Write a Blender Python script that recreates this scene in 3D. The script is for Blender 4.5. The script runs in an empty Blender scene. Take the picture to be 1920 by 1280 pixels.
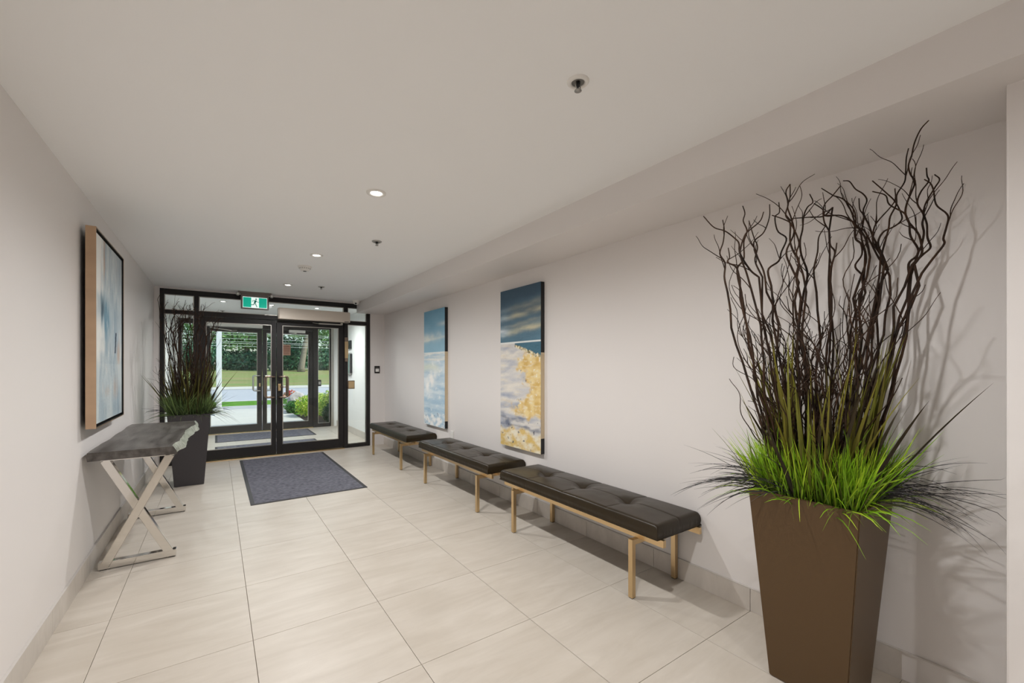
import bpy, bmesh, math, random
from mathutils import Vector, Matrix, noise
S = bpy.context.scene
COL = S.collection
PI = math.pi

# ------------------------------------------------------------------ camera, world, sun, exposure
cam_d = bpy.data.cameras.new('camera')
cam = bpy.data.objects.new('camera', cam_d); COL.objects.link(cam)
cam.location = (0, 0, 1.32)
cam.rotation_euler = (PI/2, 0, -0.592)
cam_d.sensor_width = 36; cam_d.sensor_fit = 'HORIZONTAL'
cam_d.lens = 791.42/1920*36
cam_d.shift_x = 0.01144; cam_d.shift_y = 0.0256
cam_d.clip_start = 0.05; cam_d.clip_end = 400
S.camera = cam

W = bpy.data.worlds.new('world'); S.world = W; W.use_nodes = True
nt = W.node_tree
sky = nt.nodes.new('ShaderNodeTexSky'); sky.sky_type = 'NISHITA'
sky.sun_disc = False; sky.sun_elevation = math.radians(52); sky.sun_rotation = math.radians(120)
sky.air_density = 1.0; sky.dust_density = 2.0; sky.ozone_density = 1.0
nt.links.new(sky.outputs[0], nt.nodes['Background'].inputs[0])
nt.nodes['Background'].inputs[1].default_value = .3

def lamp(name, kind, loc, energy, color=(1, 1, 1), rot=(0, 0, 0)):
    d = bpy.data.lights.new(name, kind); d.energy = energy; d.color = color
    o = bpy.data.objects.new(name, d); COL.objects.link(o); o.location = loc; o.rotation_euler = rot
    return o
sun = lamp('sun', 'SUN', (20, -20, 40), 4.5, (1, .95, .86))
sun.data.angle = math.radians(0.6)
sun.rotation_euler = Vector((-0.62, 0.50, -0.95)).to_track_quat('-Z', 'Y').to_euler()

S.view_settings.view_transform = 'Standard'; S.view_settings.look = 'None'
S.view_settings.gamma = 1; S.view_settings.use_curve_mapping = False
S.view_settings.exposure = 0.0
S.cycles.max_bounces = 14; S.cycles.diffuse_bounces = 8; S.cycles.glossy_bounces = 5
S.cycles.transparent_max_bounces = 24
S.cycles.sample_clamp_indirect = 4.0; S.cycles.caustics_reflective = False; S.cycles.caustics_refractive = False

# ------------------------------------------------------------------ room numbers (metres)
XL, XR, ZC, XB, ZB = -.685, 2.4145, 2.404, 1.9435, 2.2317
YE, YO = 7.18, 10.05          # inner and outer storefront planes
VR = 2.28                     # vestibule's right wall

# ------------------------------------------------------------------ materials
def srgb(r, g, b):
    f = lambda c: (c/255/12.92) if c/255 <= .04045 else ((c/255+.055)/1.055)**2.4
    return (f(r), f(g), f(b), 1)
def new_mat(name):
    m = bpy.data.materials.new(name); m.use_nodes = True
    return m, m.node_tree.nodes, m.node_tree.links, m.node_tree.nodes['Principled BSDF']
def mat(name, col, rough=.5, metal=0, spec=.5, var=0, scale=20, bump=0, bscale=None, stretch=(1, 1, 1), col2=None, detail=4):
    m, N, L, P = new_mat(name)
    P.inputs['Roughness'].default_value = rough; P.inputs['Metallic'].default_value = metal
    P.inputs['Specular IOR Level'].default_value = spec
    P.inputs['Base Color'].default_value = col
    if var or bump or col2:
        tc = N.new('ShaderNodeTexCoord'); mp = N.new('ShaderNodeMapping'); mp.inputs['Scale'].default_value = stretch
        L.new(tc.outputs['Object'], mp.inputs[0])
    if var or col2:
        n = N.new('ShaderNodeTexNoise'); n.inputs['Scale'].default_value = scale; n.inputs['Detail'].default_value = detail
        L.new(mp.outputs[0], n.inputs[0])
        r = N.new('ShaderNodeValToRGB'); r.color_ramp.elements[0].position = .3; r.color_ramp.elements[1].position = .7
        c2 = col2 or tuple(c*(1-var) for c in col[:3])+(1,)
        r.color_ramp.elements[0].color = c2; r.color_ramp.elements[1].color = col
        L.new(n.outputs[0], r.inputs[0]); L.new(r.outputs[0], P.inputs['Base Color'])
    if bump:
        n2 = N.new('ShaderNodeTexNoise'); n2.inputs['Scale'].default_value = bscale or scale; n2.inputs['Detail'].default_value = 3
        L.new(mp.outputs[0], n2.inputs[0])
        b = N.new('ShaderNodeBump'); b.inputs['Strength'].default_value = bump; b.inputs['Distance'].default_value = .004
        L.new(n2.outputs[0], b.inputs['Height']); L.new(b.outputs[0], P.inputs['Normal'])
    return m
def emit(name, col, s):
    m, N, L, P = new_mat(name)
    P.inputs['Base Color'].default_value = col
    P.inputs['Emission Color'].default_value = col; P.inputs['Emission Strength'].default_value = s
    return m
def attr_mat(name, rough=.6, bump=0, spec=.3, bscale=60, trans=0):
    m, N, L, P = new_mat(name)
    a = N.new('ShaderNodeAttribute'); a.attribute_name = 'tint'
    L.new(a.outputs['Color'], P.inputs['Base Color'])
    P.inputs['Roughness'].default_value = rough; P.inputs['Specular IOR Level'].default_value = spec
    if bump:
        tc = N.new('ShaderNodeTexCoord'); n = N.new('ShaderNodeTexNoise'); n.inputs['Scale'].default_value = bscale
        n.inputs['Detail'].default_value = 5
        L.new(tc.outputs['Object'], n.inputs[0]); b = N.new('ShaderNodeBump'); b.inputs['Strength'].default_value = bump
        b.inputs['Distance'].default_value = .004
        L.new(n.outputs[0], b.inputs['Height']); L.new(b.outputs[0], P.inputs['Normal'])
    if trans:
        t = N.new('ShaderNodeBsdfTranslucent'); L.new(a.outputs['Color'], t.inputs[0])
        mx = N.new('ShaderNodeMixShader'); mx.inputs[0].default_value = trans
        L.new(P.outputs[0], mx.inputs[1]); L.new(t.outputs[0], mx.inputs[2])
        L.new(mx.outputs[0], N['Material Output'].inputs[0])
    return m
def tile_mat(name, ca, cb, cc, rough):
    m, N, L, P = new_mat(name)
    tc = N.new('ShaderNodeTexCoord'); oi = N.new('ShaderNodeObjectInfo')
    add = N.new('ShaderNodeVectorMath'); add.operation = 'ADD'
    sc = N.new('ShaderNodeVectorMath'); sc.operation = 'SCALE'; sc.inputs[3].default_value = 37.0
    cmb = N.new('ShaderNodeCombineXYZ')
    for k in range(3): L.new(oi.outputs['Random'], cmb.inputs[k])
    L.new(cmb.outputs[0], sc.inputs[0]); L.new(tc.outputs['Object'], add.inputs[0]); L.new(sc.outputs[0], add.inputs[1])
    mp = N.new('ShaderNodeMapping'); mp.inputs['Scale'].default_value = (1.3, 7, 3); mp.inputs['Rotation'].default_value = (0, 0, .12)
    L.new(add.outputs[0], mp.inputs[0])
    n = N.new('ShaderNodeTexNoise'); n.inputs['Scale'].default_value = 1.6; n.inputs['Detail'].default_value = 9; n.inputs['Roughness'].default_value = .62
    n.inputs['Distortion'].default_value = .6
    L.new(mp.outputs[0], n.inputs[0])
    r = N.new('ShaderNodeValToRGB'); e = r.color_ramp.elements
    e[0].position = .33; e[0].color = cb; e[1].position = .68; e[1].color = ca
    L.new(n.outputs[0], r.inputs[0])
    n2 = N.new('ShaderNodeTexNoise'); n2.inputs['Scale'].default_value = 3.5; n2.inputs['Detail'].default_value = 5
    L.new(add.outputs[0], n2.inputs[0])
    r2 = N.new('ShaderNodeValToRGB'); r2.color_ramp.elements[0].position = .45; r2.color_ramp.elements[1].position = .8
    L.new(n2.outputs[0], r2.inputs[0])
    mx = N.new('ShaderNodeMix'); mx.data_type = 'RGBA'
    mul = N.new('ShaderNodeMath'); mul.operation = 'MULTIPLY'; mul.inputs[1].default_value = .5
    L.new(r2.outputs[0], mul.inputs[0]); L.new(mul.outputs[0], mx.inputs[0])
    L.new(r.outputs[0], mx.inputs[6]); mx.inputs[7].default_value = cc
    L.new(mx.outputs[2], P.inputs['Base Color'])
    P.inputs['Roughness'].default_value = rough; P.inputs['Specular IOR Level'].default_value = .45
    return m
def glass_mat():
    m, N, L, P = new_mat('clear_glass'); N.remove(P)
    t = N.new('ShaderNodeBsdfTransparent'); t.inputs[0].default_value = (.93, .96, .95, 1)
    g = N.new('ShaderNodeBsdfGlossy'); g.inputs['Roughness'].default_value = .02
    f = N.new('ShaderNodeFresnel'); f.inputs[0].default_value = 1.45
    mul = N.new('ShaderNodeMath'); mul.operation = 'MULTIPLY'; mul.inputs[1].default_value = .8
    mx = N.new('ShaderNodeMixShader')
    L.new(f.outputs[0], mul.inputs[0]); L.new(mul.outputs[0], mx.inputs[0]); L.new(t.outputs[0], mx.inputs[1]); L.new(g.outputs[0], mx.inputs[2])
    L.new(mx.outputs[0], N['Material Output'].inputs[0])
    return m
M = {}
M['wall'] = mat('greige_paint', srgb(227, 223, 221), .42, spec=.3, bump=.03, bscale=160)
M['ceil'] = mat('ceiling_paint', srgb(246, 247, 248), .75, spec=.2, bump=.03, bscale=120)
M['vest'] = mat('white_paint', srgb(238, 239, 238), .55, spec=.3)
M['tile'] = tile_mat('porcelain_tile', srgb(207, 199, 188), srgb(193, 184, 172), srgb(187, 177, 163), .4)
M['btile'] = tile_mat('baseboard_tile', srgb(210, 203, 195), srgb(196, 189, 181), srgb(188, 182, 175), .45)
M['cap'] = mat('baseboard_cap', srgb(206, 201, 196), .4)
M['grout'] = mat('grout', srgb(165, 156, 146), .9)
M['alu'] = mat('satin_aluminium', srgb(200, 196, 190), .3, 1)
M['frame'] = mat('bronze_anodised', srgb(40, 38, 38), .5, 0, .3)
M['glass'] = glass_mat()
M['bronze'] = mat('satin_bronze', srgb(224, 196, 152), .3, 1, var=.08, scale=3)
M['dkbronze'] = mat('pull_bronze', srgb(150, 132, 118), .36, 1)
M['chrome'] = mat('polished_chrome', srgb(226, 223, 218), .09, 1)
M['leather'] = mat('dark_leather', srgb(46, 37, 23), .3, spec=.3, bump=.1, bscale=220, var=.2, scale=8)
M['button'] = mat('leather_button', srgb(30, 25, 20), .4)
M['wood'] = mat('charcoal_stained_wood', srgb(98, 94, 90), .36, spec=.45, col2=srgb(52, 46, 42), scale=3.2, stretch=(7, 1.2, 6), bump=.35, bscale=14, detail=9)
M['edge_wood'] = mat('silvered_live_edge', srgb(206, 208, 196), .28, .45, col2=srgb(140, 142, 130), scale=9, stretch=(1, 3, 3), bump=.6, bscale=20)
M['pot'] = mat('bronze_powder_coat', srgb(88, 67, 42), .42, .3, .5, bump=.12, bscale=500)
M['pot2'] = mat('charcoal_powder_coat', srgb(66, 63, 66), .5, .25, .5, bump=.12, bscale=500)
M['soil'] = mat('dark_soil', srgb(30, 24, 18), .95, bump=.6, bscale=60)
M['stem'] = mat('willow_bark', srgb(66, 45, 30), .7, col2=srgb(30, 22, 17), scale=14, spec=.25)
M['blade'] = attr_mat('blade_green', .5, spec=.4, trans=.12)
M['leaf'] = attr_mat('leaf_green', .6, spec=.25, trans=.25)
M['pile'] = mat('mat_pile', srgb(128, 128, 138), .95, col2=srgb(84, 84, 92), scale=26, spec=.1, bump=.8, bscale=300, stretch=(1, 2, 1), detail=8)
M['rubber'] = mat('mat_rubber', srgb(52, 50, 52), .7)
M['white'] = mat('white_plastic', srgb(232, 230, 226), .4)
M['grey'] = mat('grey_metal', srgb(170, 168, 164), .4, .5)
M['black'] = mat('black_plastic', srgb(24, 24, 26), .3)
M['red'] = mat('red_band', srgb(190, 50, 40), .5)
M['paper'] = mat('notice_paper', srgb(236, 234, 228), .7)
M['brown'] = mat('brown_notice', srgb(150, 112, 92), .6)
M['brownink'] = mat('brown_notice_ink', srgb(110, 62, 50), .6)
M['ink'] = mat('grey_ink', srgb(150, 150, 146), .7)
M['op'] = mat('champagne_cover', srgb(214, 203, 190), .42, .2)
M['champ'] = mat('champagne_frame', srgb(206, 176, 146), .33, .7, col2=srgb(186, 158, 132), scale=2, stretch=(1, 1, 3))
M['paint'] = attr_mat('oil_paint', .45, bump=.5, spec=.35, bscale=45)
M['lampon'] = emit('lit_lamp', (1, .96, .9, 1), 14)
M['cup'] = mat('fixture_grey', srgb(150, 148, 144), .5)
M['exitw'] = emit('exit_white', srgb(235, 250, 245), .75)
M['exitg'] = emit('exit_green', srgb(10, 178, 150), .55)
M['exitf'] = emit('exit_figure_green', srgb(0, 112, 98), .35)
M['sign'] = mat('sign_housing', srgb(122, 112, 108), .5)
M['asphalt'] = mat('asphalt', srgb(176, 177, 184), .9, var=.08, scale=2)
M['concrete'] = mat('concrete', srgb(198, 194, 188), .85, var=.06, scale=3)
M['sidewalk'] = mat('sidewalk_concrete', srgb(172, 170, 172), .85, var=.06, scale=3)
M['lawn'] = mat('lawn', srgb(96, 140, 50), .95, spec=.1, col2=srgb(70, 118, 36), scale=3, detail=8)
M['dry'] = mat('dry_lawn', srgb(112, 140, 80), .95, spec=.1, col2=srgb(146, 134, 100), scale=.3, stretch=(.6, 2.2, 1), detail=7)
M['trunk'] = mat('bark', srgb(150, 138, 122), .9, var=.4, scale=6)
M['rock'] = mat('pale_rock', srgb(190, 182, 180), .9, var=.35, scale=5, bump=.5, bscale=8)
M['mulch'] = mat('mulch', srgb(84, 62, 48), .95, var=.4, scale=20)
M['wire'] = mat('pale_wire', srgb(215, 222, 220), .5)
M['post'] = mat('white_post', srgb(226, 226, 226), .5)

# ------------------------------------------------------------------ mesh helpers
def box(bm, x0, x1, y0, y1, z0, z1, bev=0):
    r = bmesh.ops.create_cube(bm, size=1)
    vs = r['verts']
    for v in vs:
        v.co = Vector(((x0+x1)/2+v.co.x*(x1-x0), (y0+y1)/2+v.co.y*(y1-y0), (z0+z1)/2+v.co.z*(z1-z0)))
    if bev:
        es = list({e for v in vs for e in v.link_edges})
        bmesh.ops.bevel(bm, geom=es, offset=bev, segments=2, affect='EDGES', profile=.6)
def bar(bm, a, b, w, h, up=(0, 0, 1), bev=0):
    a, b = Vector(a), Vector(b); d = (b-a); ln = d.length; d.normalize()
    u = Vector(up); s = d.cross(u).normalized(); u = s.cross(d)
    r = bmesh.ops.create_cube(bm, size=1); vs = r['verts']
    for v in vs:
        v.co = (a+b)/2 + s*v.co.x*w + d*v.co.y*ln + u*v.co.z*h
    if bev:
        es = list({e for v in vs for e in v.link_edges})
        bmesh.ops.bevel(bm, geom=es, offset=bev, segments=2, affect='EDGES', profile=.6)
def lathe(bm, prof, seg=24, c=(0, 0, 0)):
    rings = []
    for r, z in prof:
        if r < 1e-6: rings.append([bm.verts.new((c[0], c[1], c[2]+z))])
        else: rings.append([bm.verts.new((c[0]+r*math.cos(2*PI*k/seg), c[1]+r*math.sin(2*PI*k/seg), c[2]+z)) for k in range(seg)])
    for A, B in zip(rings, rings[1:]):
        for k in range(seg):
            k2 = (k+1) % seg
            if len(A) == 1 and len(B) == 1: continue
            if len(A) == 1: f = bm.faces.new((A[0], B[k2], B[k]))
            elif len(B) == 1: f = bm.faces.new((A[k], A[k2], B[0]))
            else: f = bm.faces.new((A[k], A[k2], B[k2], B[k]))
            f.smooth = True
def tube(bm, pts, rad, seg=6, close=True):
    pts = [Vector(p) for p in pts]; n = len(pts)
    if not hasattr(rad, '__len__'): rad = [rad]*n
    t0 = (pts[1]-pts[0]).normalized(); u = t0.orthogonal().normalized(); rings = []
    for i, p in enumerate(pts):
        t = (pts[min(i+1, n-1)]-pts[max(i-1, 0)])
        if t.length < 1e-9: t = t0
        t = t.normalized(); u = (u-t*u.dot(t))
        u = u.normalized() if u.length > 1e-6 else t.orthogonal().normalized(); w = t.cross(u)
        rings.append([bm.verts.new(p+(u*math.cos(2*PI*k/seg)+w*math.sin(2*PI*k/seg))*rad[i]) for k in range(seg)])
    for A, B in zip(rings, rings[1:]):
        for k in range(seg):
            f = bm.faces.new((A[k], A[(k+1) % seg], B[(k+1) % seg], B[k])); f.smooth = True
    if close:
        bm.faces.new(rings[0][::-1]); bm.faces.new(rings[-1])
def poly(bm, pts, d=None):
    vs = [bm.verts.new(p) for p in pts]; f = bm.faces.new(vs)
    if d:
        r = bmesh.ops.extrude_face_region(bm, geom=[f])
        bmesh.ops.translate(bm, verts=[e for e in r['geom'] if isinstance(e, bmesh.types.BMVert)], vec=d)
def link(name, bm, m, parent=None, loc=None, me=None):
    if me is None:
        bmesh.ops.recalc_face_normals(bm, faces=bm.faces[:])
        me = bpy.data.meshes.new(name); bm.to_mesh(me); bm.free(); me.materials.append(m)
    o = bpy.data.objects.new(name, me); COL.objects.link(o)
    if parent: o.parent = parent
    if loc: o.location = loc
    return o
def B(): return bmesh.new()
def bx(name, m, parent, *a, bev=0):
    bm = B(); box(bm, *a, bev=bev); return link(name, bm, m, parent)
def tag(o, label, cat, group=None, kind=None):
    o['label'] = label; o['category'] = cat
    if group: o['group'] = group
    if kind: o['kind'] = kind
    return o
def empty(name, loc, label, cat, group=None, kind=None, rz=0):
    o = bpy.data.objects.new(name, None); COL.objects.link(o); o.location = loc; o.rotation_euler = (0, 0, rz)
    o.empty_display_size = .1
    return tag(o, label, cat, group, kind)
def dup(root, loc, label, group=None, rz=None):
    r = root.copy(); COL.objects.link(r); r.location = loc
    if rz is not None: r.rotation_euler = (0, 0, rz)
    r['label'] = label
    if group: r['group'] = group
    for ch in list(root.children):
        c = ch.copy(); COL.objects.link(c); c.parent = r
        for g in list(ch.children):
            d = g.copy(); COL.objects.link(d); d.parent = c
    return r

# ------------------------------------------------------------------ setting: floor and its tiles
GX, GY, GS = -.4624, 3.584, .61
fl = bx('floor', M['grout'], None, XL-.2, 2.75, -4.2, YO+.12, -.12, -.006)
tag(fl, 'beige porcelain tiled floor of the lobby and vestibule', 'floor', kind='structure')
xs = [XL] + [GX+GS*i for i in range(0, 6) if XL < GX+GS*i < XR] + [XR]
ys = [GY+GS*j for j in range(-7, 12)]
cache = {}
for j in range(len(ys)-1):
    for i in range(len(xs)-1):
        x0, x1, y0, y1 = xs[i], xs[i+1], ys[j], ys[j+1]
        if y0 > YE: x1 = min(x1, VR)
        y1 = min(y1, YO+.1)
        if x1-x0 < .02 or y1-y0 < .02: continue
        g = .0012; key = (round(x1-x0, 3), round(y1-y0, 3))
        if key not in cache:
            bm = B(); w, h = (x1-x0)/2-g, (y1-y0)/2-g
            box(bm, -w, w, -h, h, -.006, 0, bev=.0008)
            cache[key] = link('tile', bm, M['tile'], fl, ((x0+x1)/2, (y0+y1)/2, 0))
        else:
            link('tile', None, None, fl, ((x0+x1)/2, (y0+y1)/2, 0), me=cache[key].data)
# ceiling, bulkhead
o = bx('ceiling', M['ceil'], None, XL-.25, 2.75, -4.2, YO+.25, ZC, ZC+.3)
tag(o, 'plain white painted ceiling over lobby and vestibule', 'ceiling', kind='structure')
o = bx('ceiling_bulkhead', M['wall'], None, XB, XR+.1, -4.2, YE+.01, ZB, ZC+.05)
tag(o, 'greige dropped bulkhead running along top of the right wall', 'bulkhead', kind='structure')
# walls
o = bx('wall_left', M['wall'], None, XL-.2, XL, -4.2, YE+.1, -.1, ZC+.1)
tag(o, 'long greige wall on the left carrying the abstract painting', 'wall', kind='structure')
o = bx('wall_right', M['wall'], None, XR, XR+.25, -4.2, YE+.1, -.1, ZC+.1)
tag(o, 'long greige wall on the right behind the benches', 'wall', kind='structure')
o = bx('wall_pilaster', M['wall'], None, 2.118, XR+.2, -1.2, .22, -.05, ZB+.02, bev=.006)
tag(o, 'greige wall projection at right edge beyond the bronze planter', 'wall', kind='structure')
o = bx('wall_back', M['wall'], None, XL-.2, XR+.2, -4.4, -4.2, -.1, ZC+.1)
tag(o, 'greige wall closing the lobby behind the viewer', 'wall', kind='structure')
bm = B()
box(bm, XL-.1, -.626, YE+.01, YE+.16, -.05, ZC+.05)
box(bm, -.626, 2.165, YE+.01, YE+.16, 2.382, ZC+.05)
box(bm, 2.165, XR+.1, YE+.01, YE+.16, -.05, ZC+.05)
o = link('wall_end', bm, M['wall'])
tag(o, 'narrow greige end wall around the inner glass entrance', 'wall', kind='structure')
o = bx('wall_vestibule_right', M['vest'], None, VR, VR+.25, YE+.16, YO+.12, -.1, ZC+.1)
tag(o, 'pale vestibule wall to the right between the two entrances', 'wall', kind='structure')
o = bx('wall_vestibule_left', M['vest'], None, XL-.2, XL, YE+.1, YO+.12, -.1, ZC+.1)
tag(o, 'pale vestibule wall to the left behind the tall planter', 'wall', kind='structure')
bm = B()
box(bm, -9, XL+.08, YO, YO+.12, -.1, 2.9); box(bm, 2.205, 12, YO, YO+.12, -.1, 2.9)
box(bm, XL+.08, 2.205, YO, YO+.12, 2.27, 2.9)
o = link('wall_outer', bm, M['vest'])
tag(o, 'outer facade wall around the street entrance doors', 'wall', kind='structure')

# baseboards of tile, joints on the floor grid
def baseboard(name, label, side):
    x = XR if side > 0 else XL
    bm = B()
    y0, y1 = -4.0, YE
    xa, xb = (x-.0125, x-.0005) if side > 0 else (x+.0005, x+.0125)
    box(bm, xa, xb, y0 if side < 0 else .25, y1, .1215, .1255)
    r = link(name, bm, M['cap']); tag(r, label, 'baseboard', kind='structure')
    yy = [max(v, .225 if side > 0 else -4) for v in ys if v > (.0 if side > 0 else -9)] + [YE+.005]
    yy = [v for v in yy if v <= YE+.005]
    for a, b in zip(yy, yy[1:]):
        if b-a < .03: continue
        key = ('b', side, round(b-a, 3))
        if key not in cache:
            bm = B(); h = (b-a)/2-.0012
            box(bm, -.0055, .0055, -h, h, 0.0005, .1205, bev=.0008)
            cache[key] = link('tile', bm, M['btile'], r, (x-side*.006, (a+b)/2, 0))
        else: link('tile', None, None, r, (x-side*.006, (a+b)/2, 0), me=cache[key].data)
baseboard('baseboard_right', 'grey stone tile baseboard with thin metal cap along the right wall', 1)
baseboard('baseboard_left', 'grey stone tile baseboard with thin metal cap along the left wall', -1)
o = bx('baseboard_vestibule', M['btile'], None, VR-.012, VR-.0005, YE+.17, YO-.005, .0005, .125)
tag(o, 'grey baseboard at foot of the vestibule right wall', 'baseboard', kind='structure')

# ------------------------------------------------------------------ inner storefront
F, G = M['frame'], M['glass']
fr = empty('window_1', (.77, YE, 0), 'dark bronze framed glass entrance screen at the lobby end', 'glass screen', kind='structure')
def P(name, m, par, x0, x1, y0, y1, z0, z1, bev=.003):
    o = bx(name, m, par, x0-par.location.x, x1-par.location.x, y0-par.location.y, y1-par.location.y, z0-par.location.z, z1-par.location.z, bev=bev)
    return o
y0, y1 = YE, YE+.1
P('jamb', F, fr, -.626, -.581, y0, y1, 0, 2.382); P('jamb', F, fr, 2.108, 2.165, y0, y1, 0, 2.2317)
P('mullion', F, fr, -.256, -.202, y0-.002, y1, 0, 2.312); P('mullion', F, fr, 1.739, 1.798, y0-.002, y1, 0, 2.312)
P('head_frame', F, fr, -.58, 2.164, y0, y1, 2.312, 2.381)
P('transom_bar', F, fr, -.58, -.257, y0, y1, 2.05, 2.1); P('transom_bar', F, fr, -.201, 1.738, y0-.004, y1, 2.04, 2.105)
P('transom_bar', F, fr, 1.799, 2.107, y0, y1, 2.033, 2.09)
P('sill_frame', F, fr, -.58, -.257, y0, y1, 0.001, .06); P('sill_frame', F, fr, 1.799, 2.107, y0, y1, 0.001, .055)
def bead(par, x0, x1, z0, z1, y=None):
    y = YE+.012 if y is None else y
    bm = B(); t = .009; lx, ly, lz = par.location
    for a in ((x0, x1, z0, z0+t), (x0, x1, z1-t, z1), (x0, x0+t, z0+t, z1-t), (x1-t, x1, z0+t, z1-t)):
        box(bm, a[0]-lx, a[1]-lx, y-.006-ly, y+.006-ly, a[2]-lz, a[3]-lz)
    return link('glazing_bead', bm, M['alu'], par)
for x0, x1, z0, z1 in ((-.58, -.257, .061, 2.049), (-.58, -.257, 2.101, 2.311), (-.201, 1.738, 2.106, 2.311),
                       (1.799, 2.107, .056, 2.032), (1.799, 2.107, 2.091, 2.311)):
    P('pane', G, fr, x0, x1, YE+.05, YE+.056, z0, z1, bev=0)
    bead(fr, x0+.001, x1-.001, z0+.001, z1-.001, YE+.03)
P('threshold', M['bronze'], fr, -.2, 1.737, YE-.055, YE+.09, .0005, .014, bev=.004)

def pull(name, x, zc, side, ys_, y, par, m, ln=.31, off=.115):
    """offset D pull: two feet on the stile, a bar standing off over the glass"""
    lx, ly, lz = par.location
    bm = B(); out = ys_*.06; h = ln/2; pts = []
    pts.append((x, y, zc+h)); pts.append((x, y+out*.8, zc+h))
    r = .03
    pts += [(x+side*.012, y+out, zc+h), (x+side*(off-r), y+out, zc+h)]
    for k in range(1, 6):
        a = PI/2*k/5; pts.append((x+side*(off-r+r*math.sin(a)), y+out, zc+h-r+r*math.cos(a)))
    for k in range(0, 6):
        a = PI/2*k/5; pts.append((x+side*(off-r+r*math.cos(a)), y+out, zc-h+r-r*math.sin(a)))
    pts += [(x+side*.012, y+out, zc-h), (x, y+out*.8, zc-h), (x, y, zc-h)]
    tube(bm, [(p[0]-lx, p[1]-ly, p[2]-lz) for p in pts], .0125, 10)
    return link(name, bm, m, par)
def door(name, x0, x1, y, zb, zt, st, label, rail=.14, top=.07):
    d = empty(name, ((x0+x1)/2, y, 0), label, 'door', kind='structure')
    P('stile', F, d, x0, x0+st[0], y, y+.045, zb, zt); P('stile', F, d, x1-st[1], x1, y, y+.045, zb, zt)
    P('bottom_rail', F, d, x0+st[0], x1-st[1], y, y+.045, zb, zb+rail); P('top_rail', F, d, x0+st[0], x1-st[1], y, y+.045, zt-top, zt)
    P('pane', G, d, x0+st[0], x1-st[1], y+.02, y+.026, zb+rail, zt-top, bev=0)
    bead(d, x0+st[0]+.001, x1-st[1]-.001, zb+rail+.001, zt-top-.001, y+.012)
    return d
d1 = door('door_1', -.198, .752, YE+.02, .018, 2.036, (.075, .062), 'left leaf of the inner lobby doors behind the dark planter', .135)
d2 = door('door_2', .758, 1.736, YE+.02, .018, 2.036, (.078, .078), 'right leaf of the inner lobby doors under the operator', .135)
pull('handle', .722, 1.03, -1, -1, YE+.02, d1, M['dkbronze']); pull('handle', .722, 1.03, -1, 1, YE+.065, d1, M['dkbronze'])
pull('handle', .79, 1.03, 1, -1, YE+.02, d2, M['dkbronze']); pull('handle', .79, 1.03, 1, 1, YE+.065, d2, M['dkbronze'])
lk = P('lock', M['bronze'], d2, .775, .812, YE-.005, YE+.02, .97, 1.075)
bm = B(); tube(bm, [(.80-d2.location.x, -.04, 1.03), (.86-d2.location.x, -.045, 1.028), (.885-d2.location.x, -.045, 1.028)], .008, 8)
link('lever', bm, M['dkbronze'], lk)
# ------------------------------------------------------------------ outer storefront
fo = empty('window_2', (.77, YO, 0), 'dark outer entrance screen facing the street walk', 'glass screen', kind='structure')
y0, y1 = YO, YO+.1
P('jamb', F, fo, -.605, -.55, y0, y1, 0, 2.27); P('jamb', M['alu'], fo, 2.15, 2.205, y0-.01, y1, 0, 2.27)
P('jamb', F, fo, 2.125, 2.149, y0, y1, 0, 2.27)
P('mullion', F, fo, -.365, -.19, y0, y1, 0, 2.18); P('mullion', F, fo, 1.775, 1.875, y0, y1, 0, 2.18)
P('head_frame', F, fo, -.549, 2.124, y0, y1, 2.181, 2.27); 
P('sill_frame', F, fo, -.549, -.366, y0, y1, .001, .08); P('sill_frame', F, fo, 1.876, 2.124, y0, y1, .001, .08)
for x0, x1 in ((-.549, -.366), (1.876, 2.124)):
    P('pane', G, fo, x0, x1, YO+.05, YO+.056, .081, 2.18, bev=0); bead(fo, x0+.001, x1-.001, .082, 2.179, YO+.03)
P('threshold', M['bronze'], fo, -.188, 1.773, YO-.05, YO+.09, .0005, .014, bev=.004)
P('transom_bar', F, fo, -.189, 1.774, y0, y1, 2.13, 2.18)
d3 = door('door_3', -.186, .79, YO+.02, .018, 2.125, (.085, .085), 'left leaf of the outer street doors, partly behind the dark planter', .13, .075)
d4 = door('door_4', .797, 1.772, YO+.02, .018, 2.125, (.075, .09), 'right leaf of the outer street doors with the brown notice', .13, .075)
for s in (-1, 1):
    yy = YO+.02 if s < 0 else YO+.065
    pull('handle', .745, 1.0, -1, s, yy, d3, M['alu']); pull('handle', .835, 1.0, 1, s, yy, d4, M['alu'])
P('lock', M['bronze'], d3, .735, .76, YO+.008, YO+.02, .93, 1.0)

# ------------------------------------------------------------------ lamps (each lamp's light lives in its builder)
def downlight(x, y, label, watts, group='recessed ceiling downlights', fx=True, z=ZC):
    if fx:
        t = empty('downlight', (x, y, z), label, 'ceiling light', group)
        bm = B(); lathe(bm, [(.034, -.001), (.036, -.006), (.05, -.0085), (.058, -.006), (.06, 0)], 28); link('trim_ring', bm, M['white'], t)
        bm = B(); lathe(bm, [(0, -.0045), (.02, -.0042), (.034, -.001)], 20); link('bulb', bm, M['lampon'], t)
    l = lamp('downlight_lamp', 'SPOT', (x, y, z-.02), watts, (1, .992, .982))
    l.data.spot_size = math.radians(168); l.data.spot_blend = .75; l.data.shadow_soft_size = .03
for i, (x, y) in enumerate(((.825, .85), (.822, 2.6), (.80, 4.36), (.775, 6.13))):
    downlight(x, y, ['recessed white downlight overhead, just beyond the top of the view', 'largest lit downlight in view, nearest on the lobby ceiling', 'lit downlight just before the smoke detector', 'small lit downlight above the exit sign'][i], 77)
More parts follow.
